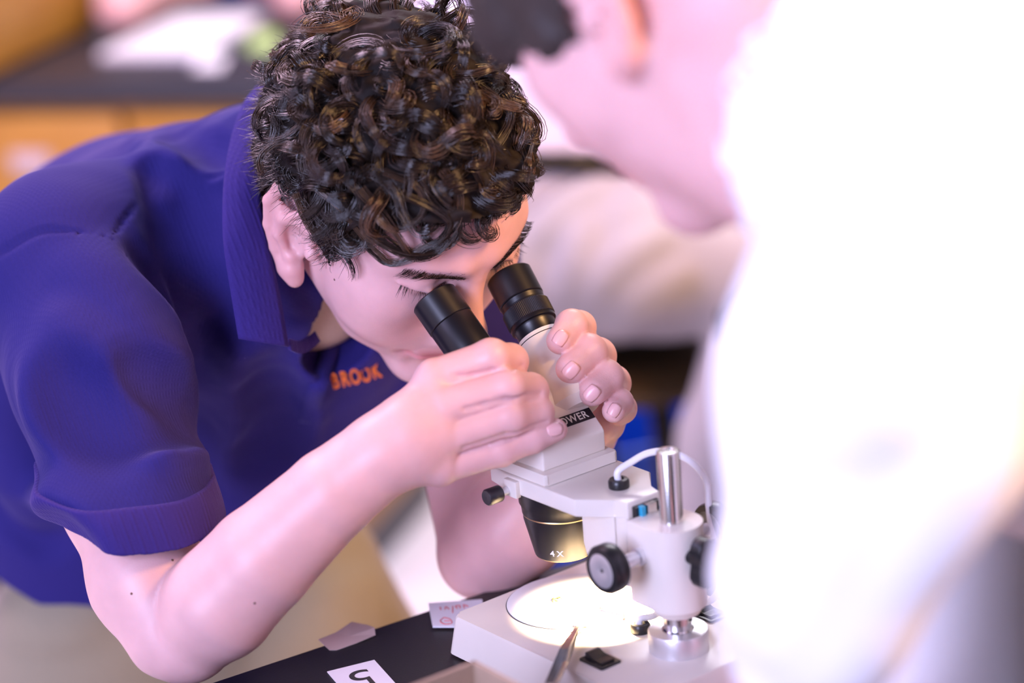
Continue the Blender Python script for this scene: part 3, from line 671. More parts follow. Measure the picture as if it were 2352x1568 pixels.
# ------------------------------------------------------------------ clothes of the student
def shirt_a():
    fl = Field(); nrm = lambda b, z: b * mB + np.array([0, 0, z])
    sp = [(-10, 448, 212), (-14, 572, 184), (-10, 682, 134), (0, 695, -20), (0, 700, -140)]
    ns = [nrm(.45, .89), nrm(.62, .78), nrm(.9, .43), nrm(1, .1)]
    rr = [.138, .150, .160, .158, .165]
    for i in range(4): fl.cone(M_(*sp[i]), M_(*sp[i + 1]), rr[i], rr[i + 1], .04, flat=(ns[i], 1.38))
    fl.cone(M_(75, 425, 205), M_(60, 485, 110), .088, .088, .04); fl.cone(M_(20, 425, 190), M_(0, 535, 50), .085, .085, .04)
    shR, shL = U(160, 612, 1.765), M_(150, 445, 248)
    fl.cone(M_(-40, 452, 272), shR, .054, .064, .04); fl.cone(M_(40, 452, 272), shL, .054, .060, .04)
    fl.cone(M_(0, 425, 282), M_(0, 462, 280), .064, .050, .035)           # nape
    # sleeves
    fl.chain([shR, U(232, 850, 1.720), U(316, 1215, 1.664), U(335, 1300, 1.650)], [.068, .0610, .0515, .050], .03)
    d = U(316, 1215, 1.664) - U(232, 850, 1.720); d /= np.linalg.norm(d)
    fl.chain([shL, M_(118, 385, 140)], [.064, .058], .03)
    return fl, d
def sculpt(fl, base, pts, w_, h_, k=None, op='+', d0=1.4, d1=2.4):
    """a soft fold or groove along a line lying on the cloth"""
    C_ = []
    for p, n, ok in zip(*trace_many(base, pts, d0, d1)):
        if ok: C_.append(p - n * (w_ - h_) if op == '+' else p + n * (w_ - h_))
    n_ = len(C_)
    for i in range(n_ - 1):
        t0 = 1 - abs(2 * i / max(n_ - 1, 1) - 1) * .25; t1 = 1 - abs(2 * (i + 1) / max(n_ - 1, 1) - 1) * .25
        fl.cone(C_[i], C_[i + 1], w_ * (t0 if op == '+' else 1), w_ * (t1 if op == '+' else 1), k or w_ * 1.2, op)
def px_line(P, n=3): return [tuple(p) for p in catmull([(x, y, 0) for x, y in P], n)[:, :2]]

def build_clothes(R, org, flb):
    fl, sd = shirt_a(); base, _ = shirt_a()
    # folds pressed into the cloth
    F_ = lambda P, w_, h_: sculpt(fl, base, px_line(P), w_, h_)
    G_ = lambda P, w_, h_: sculpt(fl, base, px_line(P), w_, h_, op='-')
    F_([(318, 322), (405, 340), (470, 375), (500, 395)], .013, .0042); F_([(330, 360), (372, 400), (392, 440)], .012, .0042)
    G_([(400, 310), (465, 335), (510, 360)], .012, .0040); G_([(345, 390), (370, 425), (380, 450)], .010, .0035)
    F_([(395, 455), (430, 540), (452, 640), (462, 760), (458, 850)], .015, .0050); G_([(425, 455), (462, 560), (485, 700), (480, 850)], .020, .0060)
    F_([(270, 590), (335, 650), (395, 720), (430, 800)], .016, .0040); G_([(315, 605), (380, 670), (425, 740), (440, 800)], .014, .0036)
    F_([(190, 600), (280, 680), (365, 800), (430, 880)], .018, .0040); F_([(150, 740), (250, 850), (350, 930), (440, 960)], .018, .0040)
    F_([(270, 790), (360, 870), (440, 905)], .016, .0032); G_([(310, 870), (380, 915), (445, 935)], .016, .0028)
    F_([(300, 985), (380, 1020), (460, 1020)], .016, .0030); G_([(260, 960), (360, 985), (450, 975)], .013, .0028)
    F_([(90, 850), (130, 930), (170, 990)], .020, .0022); G_([(150, 880), (200, 960), (270, 1010)], .020, .0022)
    F_([(560, 820), (585, 950), (560, 1080)], .020, .0060); F_([(700, 830), (690, 960), (640, 1050)], .014, .0050); G_([(620, 850), (640, 980), (600, 1080)], .018, .005)
    F_([(30, 1130), (120, 1180), (220, 1240)], .020, .0050); G_([(0, 1150), (100, 1225), (200, 1290)], .018, .0040); F_([(0, 900), (40, 1050), (80, 1150)], .024, .004)
    # sewn seams
    S_ = lambda P: sculpt(fl, base, px_line(P, 4), .0026, .0018, .0018, '-')
    S_([(0, 580), (70, 539), (128, 529), (194, 539), (249, 558)]); S_([(249, 558), (311, 473), (377, 440), (440, 418), (513, 399)])
    S_([(249, 558), (292, 609), (350, 663), (408, 714), (440, 760)])
    # cuff: hem line, opening
    c0 = U(312, 1152, 1.673); nh = -c_u * .96 + c_f * .28
    f2 = Field(); f2.ops = list(fl.ops)
    fl.plane(c0 - nh * .006, nh, centre=c0 + nh * .10, R=.130)
    # hem at the waist and neck opening
    hem_n = -(np.array([0, 0, 1.0]) - mB * .55 + mA * .12); fl.plane(M_(-140, 650, -88), hem_n, k=.002)
    fl.cone(M_(0, 380, 322), M_(0, 366, 222), .044, .052, .006, '-'); fl.cone(M_(-14, 372, 226), M_(-20, 350, 178), .056, .030, .006, '-')
    dsp = lambda P: .0011 * vnoise(P, 60, 3) * np.float32(1) + .0005 * vnoise(P, 140, 4)
    o, V = solid('polo_shirt', fl, .0029, mt_polo, R, org, relax=1, disp=dsp)
    # cuff band
    f2.plane(c0 + nh * .0040, nh, .001); f2.plane(c0 - nh * .0165, -nh, .001); f2.plane(c0 + c_f * .075, c_f, .001); f2.plane(c0 + c_r * .072, c_r, .001); f2.plane(c0 - c_r * .085, -c_r, .001)
    f2.cone(c0 - sd * .07, c0 + sd * .08, .0500, .0475, .001, '-')
    solid('sleeve_cuff', f2, .0016, mt_rib, o, org, relax=1, disp=lambda P: dsp(P) + np.float32(.0022), lo=c0 - .11, hi=c0 + .11)
    # collar leaf: a folded band from the nape round the right side of the neck to its point
    def leaf(outer, inner, name, n=10, thick=.0022, bulge=.004):
        A_ = catmull([U(*p) for p in outer], n); B_ = catmull([U(*p) for p in inner], n); m_ = 9; V = []; Q = []
        for i in range(len(A_)):
            for j in range(m_):
                t = j / (m_ - 1); p = A_[i] * (1 - t) + B_[i] * t; V.append(p - c_f * bulge * math.sin(math.pi * t))
        for i in range(len(A_) - 1):
            for j in range(m_ - 1): a = i * m_ + j; Q.append((a, a + 1, a + m_ + 1, a + m_))
        q = np_obj(name, V, Q, mt_rib, o, True, org); md = q.modifiers.new('t', 'SOLIDIFY'); md.thickness = thick; md.offset = 0
        return q
    leaf([(590, 200, 1.800), (560, 240, 1.775), (534, 310, 1.745), (517, 400, 1.715), (512, 490, 1.700), (515, 570, 1.692), (530, 670, 1.690), (548, 778, 1.692)],
         [(625, 205, 1.800), (612, 250, 1.770), (604, 320, 1.740), (598, 400, 1.716), (602, 480, 1.706), (618, 570, 1.700), (642, 680, 1.702), (662, 796, 1.704)], 'collar')
    leaf([(666, 804, 1.712), (690, 812, 1.728), (714, 802, 1.745), (734, 784, 1.757)], [(662, 778, 1.712), (682, 784, 1.728), (703, 776, 1.745), (722, 762, 1.757)], 'collar', bulge=.002)
    leaf([(600, 330, 1.735), (606, 420, 1.722), (618, 500, 1.716), (626, 560, 1.718)], [(640, 340, 1.76), (650, 420, 1.75), (652, 500, 1.742), (645, 560, 1.735)], 'collar_stand', bulge=0.0)
    # placket edge on the chest
    pts = [p + n * .0010 for p, n, ok in zip(*trace_many(fl, ((742, 770), (728, 830), (712, 880), (698, 930), (690, 965)))) if ok]; wv = c_r * .013 - c_u * .003
    V = []; Q = []
    for p in catmull(pts, 5): V += [p, p + wv - c_f * .001]
    for i in range(len(V) // 2 - 1): Q.append((2 * i, 2 * i + 1, 2 * i + 3, 2 * i + 2))
    q = np_obj('placket', V, Q, mt_polo, o, True, org); md = q.modifiers.new('t', 'SOLIDIFY'); md.thickness = .002; md.offset = 0
    # stitched lettering
    mo = knit('orange_thread', (.75, .16, .03), 2200, .5)
    for ch, p, n, ok in zip('BROOK', *trace_many(fl, [(768 + i * 23.5, 873 - i * 5.2 - (3 if i == 4 else 0)) for i in range(5)])):
        if not ok: continue
        n = n * .3 - c_f * .7; n /= np.linalg.norm(n); rx = c_r * .965 + c_u * .24; rx = rx - n * (n @ rx); ry = c_u - .12 * c_r; ry = ry - n * (n @ ry)
        M4 = np.array(frame4(p - org + n * .0045, rx, ry)); M4[:3, 0] *= .60; text_obj('stitched_letter', ch, .0165, M4.tolist(), mo, o, .0005, bold=.0005)
    # crew neck of the undershirt
    fu = Field(); fu.cone(M_(-6, 396, 296), M_(-12, 386, 250), .0600, .066, .002); fu.cone(M_(-12, 386, 250), M_(-10, 390, 215), .066, .055, .01)
    fu.plane(M_(-8, 390, 272), M_(0, 396, 296) - M_(0, 386, 250) + .016 * mB, .001)
    rp = []
    ct = M_(-9, 390, 271); nn = M_(0, 396, 296) - M_(0, 386, 250) + .016 * mB; xx, yy_, _ = basis(nn)
    for a in np.linspace(0, 2 * math.pi, 33): rp.append(ct + .0640 * (math.cos(a) * xx + math.sin(a) * yy_))
    for i in range(32): fu.cone(rp[i], rp[i + 1], .0035, .0035, .002)
    solid('undershirt', fu, .0022, mt_under, R, org, relax=1)
    # trousers
    ft = Field(); ft.chain([M_(0, 695, -60), M_(0, 695, -170)], [.140, .150], .04, flat=(mB, 1.2))
    ft.chain([M_(-80, 690, -170), M_(-95, 640, -500), M_(-95, 690, -860)], [.098, .078, .062], .03); ft.chain([M_(95, 655, -165), M_(165, 530, -460), M_(150, 620, -860)], [.100, .084, .062], .03)
    bt = Field(); bt.ops = list(ft.ops)
    for P, w_, h_ in (([(0, 1395), (90, 1400), (200, 1395)], .012, .004), ([(0, 1440), (110, 1450), (210, 1440)], .016, .004), ([(640, 1500), (760, 1400), (880, 1340)], .02, .006), ([(600, 1568), (760, 1460), (900, 1400)], .02, .006)):
        sculpt(ft, bt, px_line(P), w_, h_, d0=1.7, d1=2.8)
    ft.plane(M_(0, 690, -850), (0, 0, -1), centre=M_(0, 690, -880), R=.4)
    solid('trousers', ft, .006, mt_khaki, R, org, relax=1, disp=lambda P: .0025 * vnoise(P, 40, 9))
    for sx, b in ((-1, 640), (1, 590)):
        fs = Field(); fs.cone(M_(sx * 98, b + 60, -868), M_(sx * 112, b - 110, -872), .042, .036, .01); fs.plane(M_(0, 0, -898), (0, 0, -1), .002)
        solid('shoe', fs, .006, mt_blackp, R, org, relax=1)
    return o, fl
# ------------------------------------------------------------------ room shell
mt_floor = mat('pale_vinyl_floor', (0.86, 0.81, 0.81), 0.4, spec=0.4, noise=0.12, nscale=14)
mt_wall = mat('warm_white_wall', (0.70, 0.66, 0.64), 0.8, noise=0.05, nscale=4)
mt_oak = wood('honey_oak', (0.37, 0.170, 0.020), (0.47, 0.235, 0.038))
mt_oak_dark = wood('dark_oak', (0.30, 0.13, 0.02), (0.40, 0.19, 0.035))
mt_edge = mat('bench_black', (0.02, 0.02, 0.028), 0.4)
mt_paper = mat('white_paper', (0.80, 0.78, 0.82), 0.7, noise=0.03, nscale=60)
def build_room():
    bm = bmesh.new(); box(bm, -3.6, 3.6, -2.2, 6.4, -.02, 0); tag(bm_obj('floor', bm, mt_floor), kind='structure')
    bm = bmesh.new(); box(bm, -3.6, 3.6, 6.4, 6.5, 0, 3.2); tag(bm_obj('wall_back', bm, mt_wall), kind='structure')
    bm = bmesh.new(); box(bm, 3.6, 3.7, -2.2, 6.4, 0, 3.2); tag(bm_obj('wall_right', bm, mt_wall), kind='structure')
    bm = bmesh.new(); box(bm, -3.7, -3.6, -2.2, 6.4, 0, 3.2); tag(bm_obj('wall_left', bm, mt_wall), kind='structure')
    bm = bmesh.new(); box(bm, -3.6, 3.6, 6.385, 6.4, 0, .1); tag(bm_obj('baseboard_back', bm, mt_edge), kind='structure')
# ------------------------------------------------------------------ the work table
e0 = PZ(480, 1568, TZ); e1 = PZ(1330, 1285, TZ); eD = (e1 - e0) / np.linalg.norm(e1 - e0); eN = np.array([eD[1], -eD[0], 0])
def build_table():
    org = e0 + eD * .30 + eN * .38; org[2] = 0; yaw = math.atan2(eD[1], eD[0])
    R = empty('lab_table', tuple(org), yaw); tag(R, 'black lab table carrying the microscope, under the student\'s elbows', 'table')
    # local: x along the far edge, y towards the student
    bm = bmesh.new(); box(bm, -.70, .70, -.38, .38, TZ - .030, TZ, .0022); bm_obj('table_top', bm, mt_table, R, angle=30)
    bm = bmesh.new(); box(bm, -.64, .64, -.32, .32, TZ - .12, TZ - .030); bm_obj('apron', bm, mt_oak, R)
    for x in (-.62, .62):
        for y in (-.30, .30):
            bm = bmesh.new(); box(bm, x - .03, x + .03, y - .03, y + .03, 0, TZ - .03, .004); bm_obj('leg', bm, mt_oak, R, angle=30)
    return R
# ------------------------------------------------------------------ rear bench
bA = PZ(0, 195, .9); bB = PZ(580, 190, .9); bD = (bB - bA) / np.linalg.norm(bB - bA); bN = np.array([-bD[1], bD[0], 0])
BYAW = math.atan2(bD[1], bD[0])
def bl(p):
    """world -> rear-bench frame"""
    v = np.asarray(p) - bA; return np.array([v @ bD, v @ bN, v[2]])
def build_bench():
    o = (bA[0], bA[1], 0)
    R = empty('bench_top', o, BYAW); tag(R, 'long black worktop of the rear bench with papers on it', 'worktop')
    bm = bmesh.new(); box(bm, -.95, bl(PZ(622, 188, .9))[0], 0, .62, .868, .90, .002); bm_obj('slab', bm, mt_edge, R, angle=30)
    lab = ('oak drawer unit with a pale label holder, under the rear bench at far left', 'narrow oak drawer unit of the rear bench showing beside the purple collar', 'oak drawer unit at the outer left end of the rear bench')
    dx = bl(PZ(408, 240, .82))[0]; wd = .56
    x_end = bl(PZ(606, 188, .9))[0]
    for i, (x0, wd) in enumerate(((dx - .56, .56), (dx, x_end - dx), (dx - 1.12, .56))):
        U_ = empty('drawer_unit', tuple(np.array(o) + bD * x0), BYAW); tag(U_, lab[i], 'drawer unit', 'oak drawer units of the rear bench')
        bm = bmesh.new(); box(bm, .0, wd, .035, .58, .08, .868); bm_obj('carcass', bm, mt_oak_dark, U_)
        bm = bmesh.new(); box(bm, .0, wd, .09, .56, 0, .08); bm_obj('plinth', bm, mt_edge, U_)
        for z0, z1 in ((.640, .850), (.385, .625), (.100, .370)):
            bm = bmesh.new(); box(bm, .008, wd - .008, .012, .036, z0, z1, .003); d = bm_obj('drawer', bm, mt_oak, U_, angle=30)
            bm = bmesh.new(); cx = max(wd - .165, wd * .5); cz = z1 - .075
            prism(bm, rrect(cx - .034, cx + .034, cz - .016, cz + .016, .003), .002, .013, ax=(0, 2, 1), bev=.001); bm_obj('label_holder', bm, mat('label_card', (.50, .40, .40), .5), d, angle=30)
    # wooden cabinet standing on the bench
    p0 = PZ(-120, 222, .9); p1 = PZ(218, 62, .9); v = p1 - p0; L_ = np.linalg.norm(v); v /= L_
    Cb = empty('wooden_cabinet', tuple(p0), math.atan2(v[1], v[0])); tag(Cb, 'honey-oak cabinet box standing on the left of the rear bench', 'cabinet')
    bm = bmesh.new(); box(bm, 0, L_, .004, .30, 0.0, .34, .003); bm_obj('carcass', bm, mt_oak_dark, Cb, angle=30)
    bm = bmesh.new(); box(bm, .006, L_ - .006, -.014, .004, .008, .33, .003); d = bm_obj('door', bm, mt_oak, Cb, angle=30)
    bm = bmesh.new(); lathe(bm, [(.006, 0), (.006, .012), (.013, .018), (.012, .024), (.001, .026)], (L_ - .05, -.014, .24), (0, -1, 0), n=20); bm_obj('knob', bm, mt_alu, d, True)
    # papers on the bench
    def sheet(px, z, name, m, label, cat, th=.002, group=None):
        P = [PZ(x, y, z) for x, y in px]; org = np.mean(P, 0); bm = bmesh.new(); prism(bm, [(p[0] - org[0], p[1] - org[1]) for p in P], 0, th); q = bm_obj(name, bm, m); q.location = (org[0], org[1], .9005); tag(q, label, cat, group); return q
    sheet([(228, 134), (412, 44), (618, 40), (470, 134)], .902, 'paper_stack', mt_paper, 'stack of white paper lying on the rear bench top', 'paper', .010)
    sheet([(440, 158), (462, 130), (525, 126), (508, 158)], .902, 'paper_slip', mt_paper, 'small white paper slip at the front edge of the rear bench', 'paper')
    sheet([(566, 120), (585, 84), (640, 80), (640, 118)], .902, 'sticky_pad', mat('green_paper', (.45, .62, .22), .7), 'green sticky pad beside the white paper on the rear bench', 'notepad', .008)
# ------------------------------------------------------------------ neighbouring table, stool, bin
def build_right_side():
    c = PZ(1642, 716, .9); a = PZ(1722, 640, .9); v = (a - c) / np.linalg.norm(a - c); n = np.array([v[1], -v[0], 0]); yaw = math.atan2(v[1], v[0])
    R = empty('lab_table', (c[0], c[1], 0), yaw); tag(R, 'second black lab table, its corner showing beside the white shirt', 'table')
    bm = bmesh.new(); box(bm, 0, .30, -.95, 0, .868, .90, .002); bm_obj('table_top', bm, mt_table, R, angle=30)
    bm = bmesh.new(); box(bm, .03, .27, -.92, -.03, .78, .868); bm_obj('apron', bm, mt_edge, R)
    for x in (.05, .25):
        for y in (-.90, -.05):
            bm = bmesh.new(); box(bm, x - .03, x + .03, y - .03, y + .03, 0, .868, .003); bm_obj('leg', bm, mt_edge, R, angle=30)
    # stool under the seated person
    s = U(1440, 795, 2.90); S_ = empty('lab_stool', (s[0], s[1], 0), .35); tag(S_, 'lab stool with brown wooden seat and black legs under the khaki trousers', 'stool')
    zt = s[2] - .012
    bm = bmesh.new(); lathe(bm, [(.118, 0), (.132, .006), (.136, .018), (.130, .026), (.02, .028)], (0, 0, zt - .028), n=48); bm_obj('seat', bm, wood('walnut_seat', (.06, .035, .012), (.10, .06, .02)), S_, angle=40)
    for i in range(4):
        a_ = math.radians(45 + 90 * i); bm = bmesh.new(); tube(bm, [(.09 * math.cos(a_), .09 * math.sin(a_), zt - .026), (.19 * math.cos(a_), .19 * math.sin(a_), .0)], .016, 14); bm_obj('leg', bm, mt_blackp, S_, True)
    for zz, rr_ in ((.24, .153), (.44, .119)):
        bm = bmesh.new(); tube(bm, [(rr_ * math.cos(t), rr_ * math.sin(t), zz) for t in np.linspace(0, 2 * math.pi, 41)], .008, 8); bm_obj('foot_ring', bm, mt_blackp, S_, True)
    # blue bin on the floor
    b = U(1490, 1050, 3.35); Bn = empty('storage_bin', (b[0], b[1], 0), .3); tag(Bn, 'bright blue plastic bin on the floor behind the microscope pole', 'bin')
    mb = mat('blue_plastic', (.005, .085, .62), .35); ht = b[2] + .07
    lo = rrect(-.15, .15, -.11, .11, .02); hi = rrect(-.20, .20, -.15, .15, .03); ins = rrect(-.19, .19, -.14, .14, .025); bot = rrect(-.14, .14, -.10, .10, .02)
    bm = bmesh.new(); rings = [[bm.verts.new((x, y, z)) for x, y in P] for P, z in ((lo, 0), (hi, ht), (ins, ht), (bot, .02))]; nn = len(lo)
    for A_, B_ in zip(rings[:-1], rings[1:]):
        for i in range(nn): bm.faces.new((A_[i], A_[(i + 1) % nn], B_[(i + 1) % nn], B_[i]))
    bm.faces.new(rings[0][::-1]); bm.faces.new(rings[-1]); bm_obj('bucket', bm, mb, Bn, angle=40)
    bm = bmesh.new(); tube(bm, [(x * 1.02, y * 1.02, ht) for x, y in hi + hi[:1]], .008, 8); bm_obj('rim', bm, mb, Bn, True)
# ------------------------------------------------------------------ small things on the table
def build_small():
    mk = mat('black_ink', (.01, .01, .01), .6); mr = mat('red_marker', (.70, .10, .10), .6)
    # number card
    p0, p1, p2 = PZ(751, 1544, TZ), PZ(860, 1517, TZ), PZ(919, 1563, TZ); u = p1 - p0; v = p2 - p1; v = v - u * (u @ v) / (u @ u); v = v / np.linalg.norm(v) * .052; o = p0 + u / 2 + v / 2
    bm = bmesh.new(); lu = np.linalg.norm(u); prism(bm, rrect(-lu / 2, lu / 2, -.026, .026, .0005), 0.0003, .0008); bm.transform(Matrix(frame4((0, 0, 0), u, -v)))
    q = bm_obj('number_card', bm, mt_paper); q.location = (o[0], o[1], TZ); tag(q, 'white card with a black 5 on the table corner nearest the viewer', 'card')
    text_obj('printed_number', '5', .038, frame4(np.array([.0, .0, .0009]) - v * .08, -u, v), mk, q, .00005)
    fr_ = [(-.92, -.88, .92, -.86), (.90, -.88, .92, .88)]
    # masking tape scrap
    px = [(731, 1469), (770, 1455), (809, 1437), (845, 1440), (861, 1450), (863, 1461), (820, 1478), (773, 1493), (757, 1493)]
    P = [PZ(x, y, TZ) for x, y in px]; o = np.mean(P, 0); bm = bmesh.new(); lift = [0, .0005, .003, .0015, .003, .001, .0005, 0, 0]
    lo = [bm.verts.new((p[0] - o[0], p[1] - o[1], .0003 + l)) for p, l in zip(P, lift)]; cv = bm.verts.new((0, 0, .0014)); cv2 = bm.verts.new((.012, .004, .0006))
    n = len(lo)
    for i in range(n): bm.faces.new((lo[i], lo[(i + 1) % n], cv))
    bm.verts.remove(cv2)
    q = bm_obj('tape_scrap', bm, mat('masking_tape', (.50, .40, .38), .5)); q.location = (o[0], o[1], TZ); md = q.modifiers.new('t', 'SOLIDIFY'); md.thickness = .0004; tag(q, 'torn scrap of beige masking tape stuck on the black table', 'tape')
    # folded tag with red handwriting
    a, b, c, d = PZ(984, 1388, TZ + .004), PZ(1108, 1379, TZ + .004), PZ(1114, 1441, TZ + .0015), PZ(994, 1441, TZ + .0015); o = (a + b + c + d) / 4
    a[2] += 0; bm = bmesh.new(); top = [bm.verts.new(p - o + np.array([0, 0, .0012])) for p in (a, b, c, d)]; bot = [bm.verts.new(p - o) for p in (a, b, c, d)]
    bm.faces.new(top); bm.faces.new(bot[::-1])
    for i in range(4): bm.faces.new((top[i], top[(i + 1) % 4], bot[(i + 1) % 4], bot[i]))
    q = bm_obj('paper_tag', bm, mt_paper); q.location = tuple(o); tag(q, 'white paper tag with red handwriting tucked behind the microscope base', 'tag')
    ux = (b - a) / np.linalg.norm(b - a); vy = (d - a); vy /= np.linalg.norm(vy); O_ = a - o + np.array([0, 0, .0014])
    def pen(P): bm = bmesh.new(); tube(bm, catmull([O_ + ux * x + vy * y for x, y in P], 4), .00035, 6); bm_obj('pen_stroke', bm, mr, q)
    for P in ([(.009, .024), (.006, .029), (.009, .034), (.014, .033), (.013, .027), (.009, .024)], [(.009, .029), (.013, .030)], [(.018, .034), (.019, .024), (.022, .029), (.018, .030)], [(.024, .033), (.026, .025)],
              [(.008, .008), (.008, .012)], [(.011, .012), (.012, .008), (.014, .012)], [(.016, .018), (.017, .008)], [(.020, .012), (.019, .008), (.022, .008), (.022, .012)], [(.025, .012), (.025, .007), (.028, .010)]): pen(P)
    # cardboard box in the front corner
    z = .982; p0 = PZ(1090, 1516, z); q1 = PZ(952, 1570, z); d1 = (q1 - p0); d1[2] = 0; d1 /= np.linalg.norm(d1); d2 = np.array([-d1[1], d1[0], 0]); q2 = PZ(1240, 1560, z)
    if d2 @ (q2 - p0) < 0: d2 = -d2
    Bx = empty('cardboard_box', (p0[0], p0[1], TZ + .0005)); tag(Bx, 'open brown cardboard box at the bottom edge in front of the microscope', 'box')
    mc = mat('cardboard', (.42, .30, .21), .8, noise=.12, nscale=80); hz = z - TZ
    def wall(a0, a1, t, nm):
        bm = bmesh.new(); b_ = [a0, a1, a1 + t, a0 + t]; prism(bm, [(p[0], p[1]) for p in b_], 0, hz, bev=.0006); bm_obj(nm, bm, mc, Bx)
    Z0 = np.zeros(3); w1, w2 = .13, .10
    wall(Z0, d1 * w1, d2 * .003, 'box_side'); wall(Z0, d2 * w2, d1 * .003, 'box_side'); wall(d2 * w2, d2 * w2 + d1 * w1, -d2 * .003, 'box_side'); wall(d1 * w1, d1 * w1 + d2 * w2, -d1 * .003, 'box_side')
    bm = bmesh.new(); prism(bm, [(p[0], p[1]) for p in (Z0, d1 * w1, d1 * w1 + d2 * w2, d2 * w2)], 0, .003); bm_obj('box_bottom', bm, mc, Bx)
    # forceps lying across the base
    t0 = PZ(1328, 1446, TZ + .0335); t1 = PZ(1245, 1625, TZ + .040); ax = t1 - t0; Lf = np.linalg.norm(ax); ax /= Lf; sd = np.cross(ax, [0, 0, 1]); sd /= np.linalg.norm(sd); up = np.cross(sd, ax)
    Fz = empty('forceps', tuple(t0)); tag(Fz, 'steel forceps lying across the near edge of the microscope base', 'forceps')
    for s_ in (1, -1):
        bm = bmesh.new(); rows = []
        for t, wd in ((0, .0009), (.010, .0015), (.03, .0026), (.05, .0030), (Lf * .8, .0028), (Lf, .0022)):
            cpt = ax * t + up * (s_ * (.0002 + .0045 * math.sin(math.pi * min(t / Lf, 1))) + .002)
            rows.append([bm.verts.new(cpt + sd * wd * k + up * e) for k, e in ((-1, 0), (1, 0), (1, .0008), (-1, .0008))])
        for A_, B_ in zip(rows[:-1], rows[1:]):
            for i in range(4): bm.faces.new((A_[i], A_[(i + 1) % 4], B_[(i + 1) % 4], B_[i]))
        bm.faces.new(rows[0][::-1]); bm.faces.new(rows[-1]); bm_obj('arm', bm, mt_chrome, Fz)
    bm = bmesh.new()
    for k in (-1, 1): tube(bm, catmull([ax * .001, -ax * .0045 + sd * k * .0016, -ax * .0060 + sd * k * .0050], 5), .0012, 8)
    bm_obj('tip', bm, mt_chrome, Fz, True)
    # specimen
    p = M_(0, 0, 31.3); c = PZ(1279, 1378, TZ + .0313); ms = mat('yellow_green_petal', (.10, .085, .002), .6)
    Sp = empty('specimen', tuple(c)); tag(Sp, 'tiny yellow-green plant specimen on the lit stage plate', 'specimen'); g = random.Random(3)
    bm = bmesh.new(); tube(bm, [(.0030 * math.cos(t) + .0006 * g.random(), .0024 * math.sin(t), .001 + .0008 * g.random()) for t in np.linspace(.2, 5.2, 14)], .0008, 7); bm_obj('petal_ring', bm, ms, Sp, True)
    for a_ in (-2.2, .1, .8):
        bm = bmesh.new(); tube(bm, catmull([(.003 * math.cos(a_), .003 * math.sin(a_), .0008), (.0045 * math.cos(a_), .0045 * math.sin(a_), .0015), (.0058 * math.cos(a_ + .2), .0058 * math.sin(a_ + .2), .0006)], 4), .0006, 6); bm_obj('petal', bm, ms, Sp, True)
# ------------------------------------------------------------------ other people
def hand(fl, w_, d, up, s=1.0, side=1):
    """a relaxed hand: palm, four unequal bent fingers, thumb off the side of the palm"""
    d = np.asarray(d, float); d /= np.linalg.norm(d); up = np.asarray(up, float); up = up - d * (d @ up); up /= np.linalg.norm(up); sd = np.cross(d, up) * side
    fl.cone(w_, w_ + d * .075 * s, .025 * s, .030 * s, .012, flat=(up, 1.9))
    for k_, (l1, l2, r_) in enumerate(((.040, .040, .0092), (.045, .045, .0096), (.042, .042, .0092), (.034, .032, .0080))):
        b = w_ + (d * .085 + sd * (.027 - k_ * .018)) * s; m_ = b + (d * l1 + up * .004 + sd * (.004 - k_ * .003)) * s; t = m_ + (d * l2 * .9 - up * .016) * s
        fl.chain([b, m_, t], [r_ * s, r_ * .93 * s, r_ * .8 * s], .003)
    b = w_ + (d * .025 + sd * .022) * s; m_ = b + (d * .032 + sd * .022 - up * .004) * s; fl.chain([b, m_, m_ + (d * .030 + sd * .004 - up * .004) * s], [.014 * s, .0105 * s, .0088 * s], .006)
def cam_vec(x, y, z): return x * c_r - y * c_u + z * c_f
mt_wshirt = knit('white_cotton', (0.86, 0.86, 0.88), 900, .12, sheen=.1, var=.03)
def crop_hair(H, name, R, org, m, keep, h=.004, grow=7, extra=False):
    base = Field(); C0 = np.array([0, -8, 40.]); RD = np.array([75, 97, 85.])
    base.ell(H(*C0), (RD + grow) * H.k, H.M()); base.ell(H(0, -30, 2), np.array([66, 70, 50]) * H.k, H.M(), .02); base.ell(H(0, 44, 66), np.array([60, 58, 40]) * H.k, H.M(), .02)
    inv = np.linalg.inv(H.R).T
    if extra: base.ell(H(0, 42, 14), np.array([72, 42, 42]) * H.k, H.M(), .01); base.ell(H(0, 58, 46), np.array([68, 54, 46]) * H.k, H.M(), .01)
    base.ell(H(0, 30, 20), np.array([74.5, 50, 30]) * H.k, H.M(), .01)
    o, _ = solid(name, base, h, m, R, org, relax=1, keep=lambda V: keep((V - H.T) @ inv), disp=lambda P: .002 * vnoise(P, 300, 5) + .0012 * vnoise(P, 800, 6)); return o
def hair_keep(p): return ((p[:, 2] > 40 + np.maximum(p[:, 1] - 30, 0) * .75)) | ((p[:, 1] < -14) & (p[:, 2] > -38)) | ((p[:, 1] < 24) & (p[:, 1] > 4) & (p[:, 2] > -14 + np.abs(p[:, 1] - 14) * 1.4))
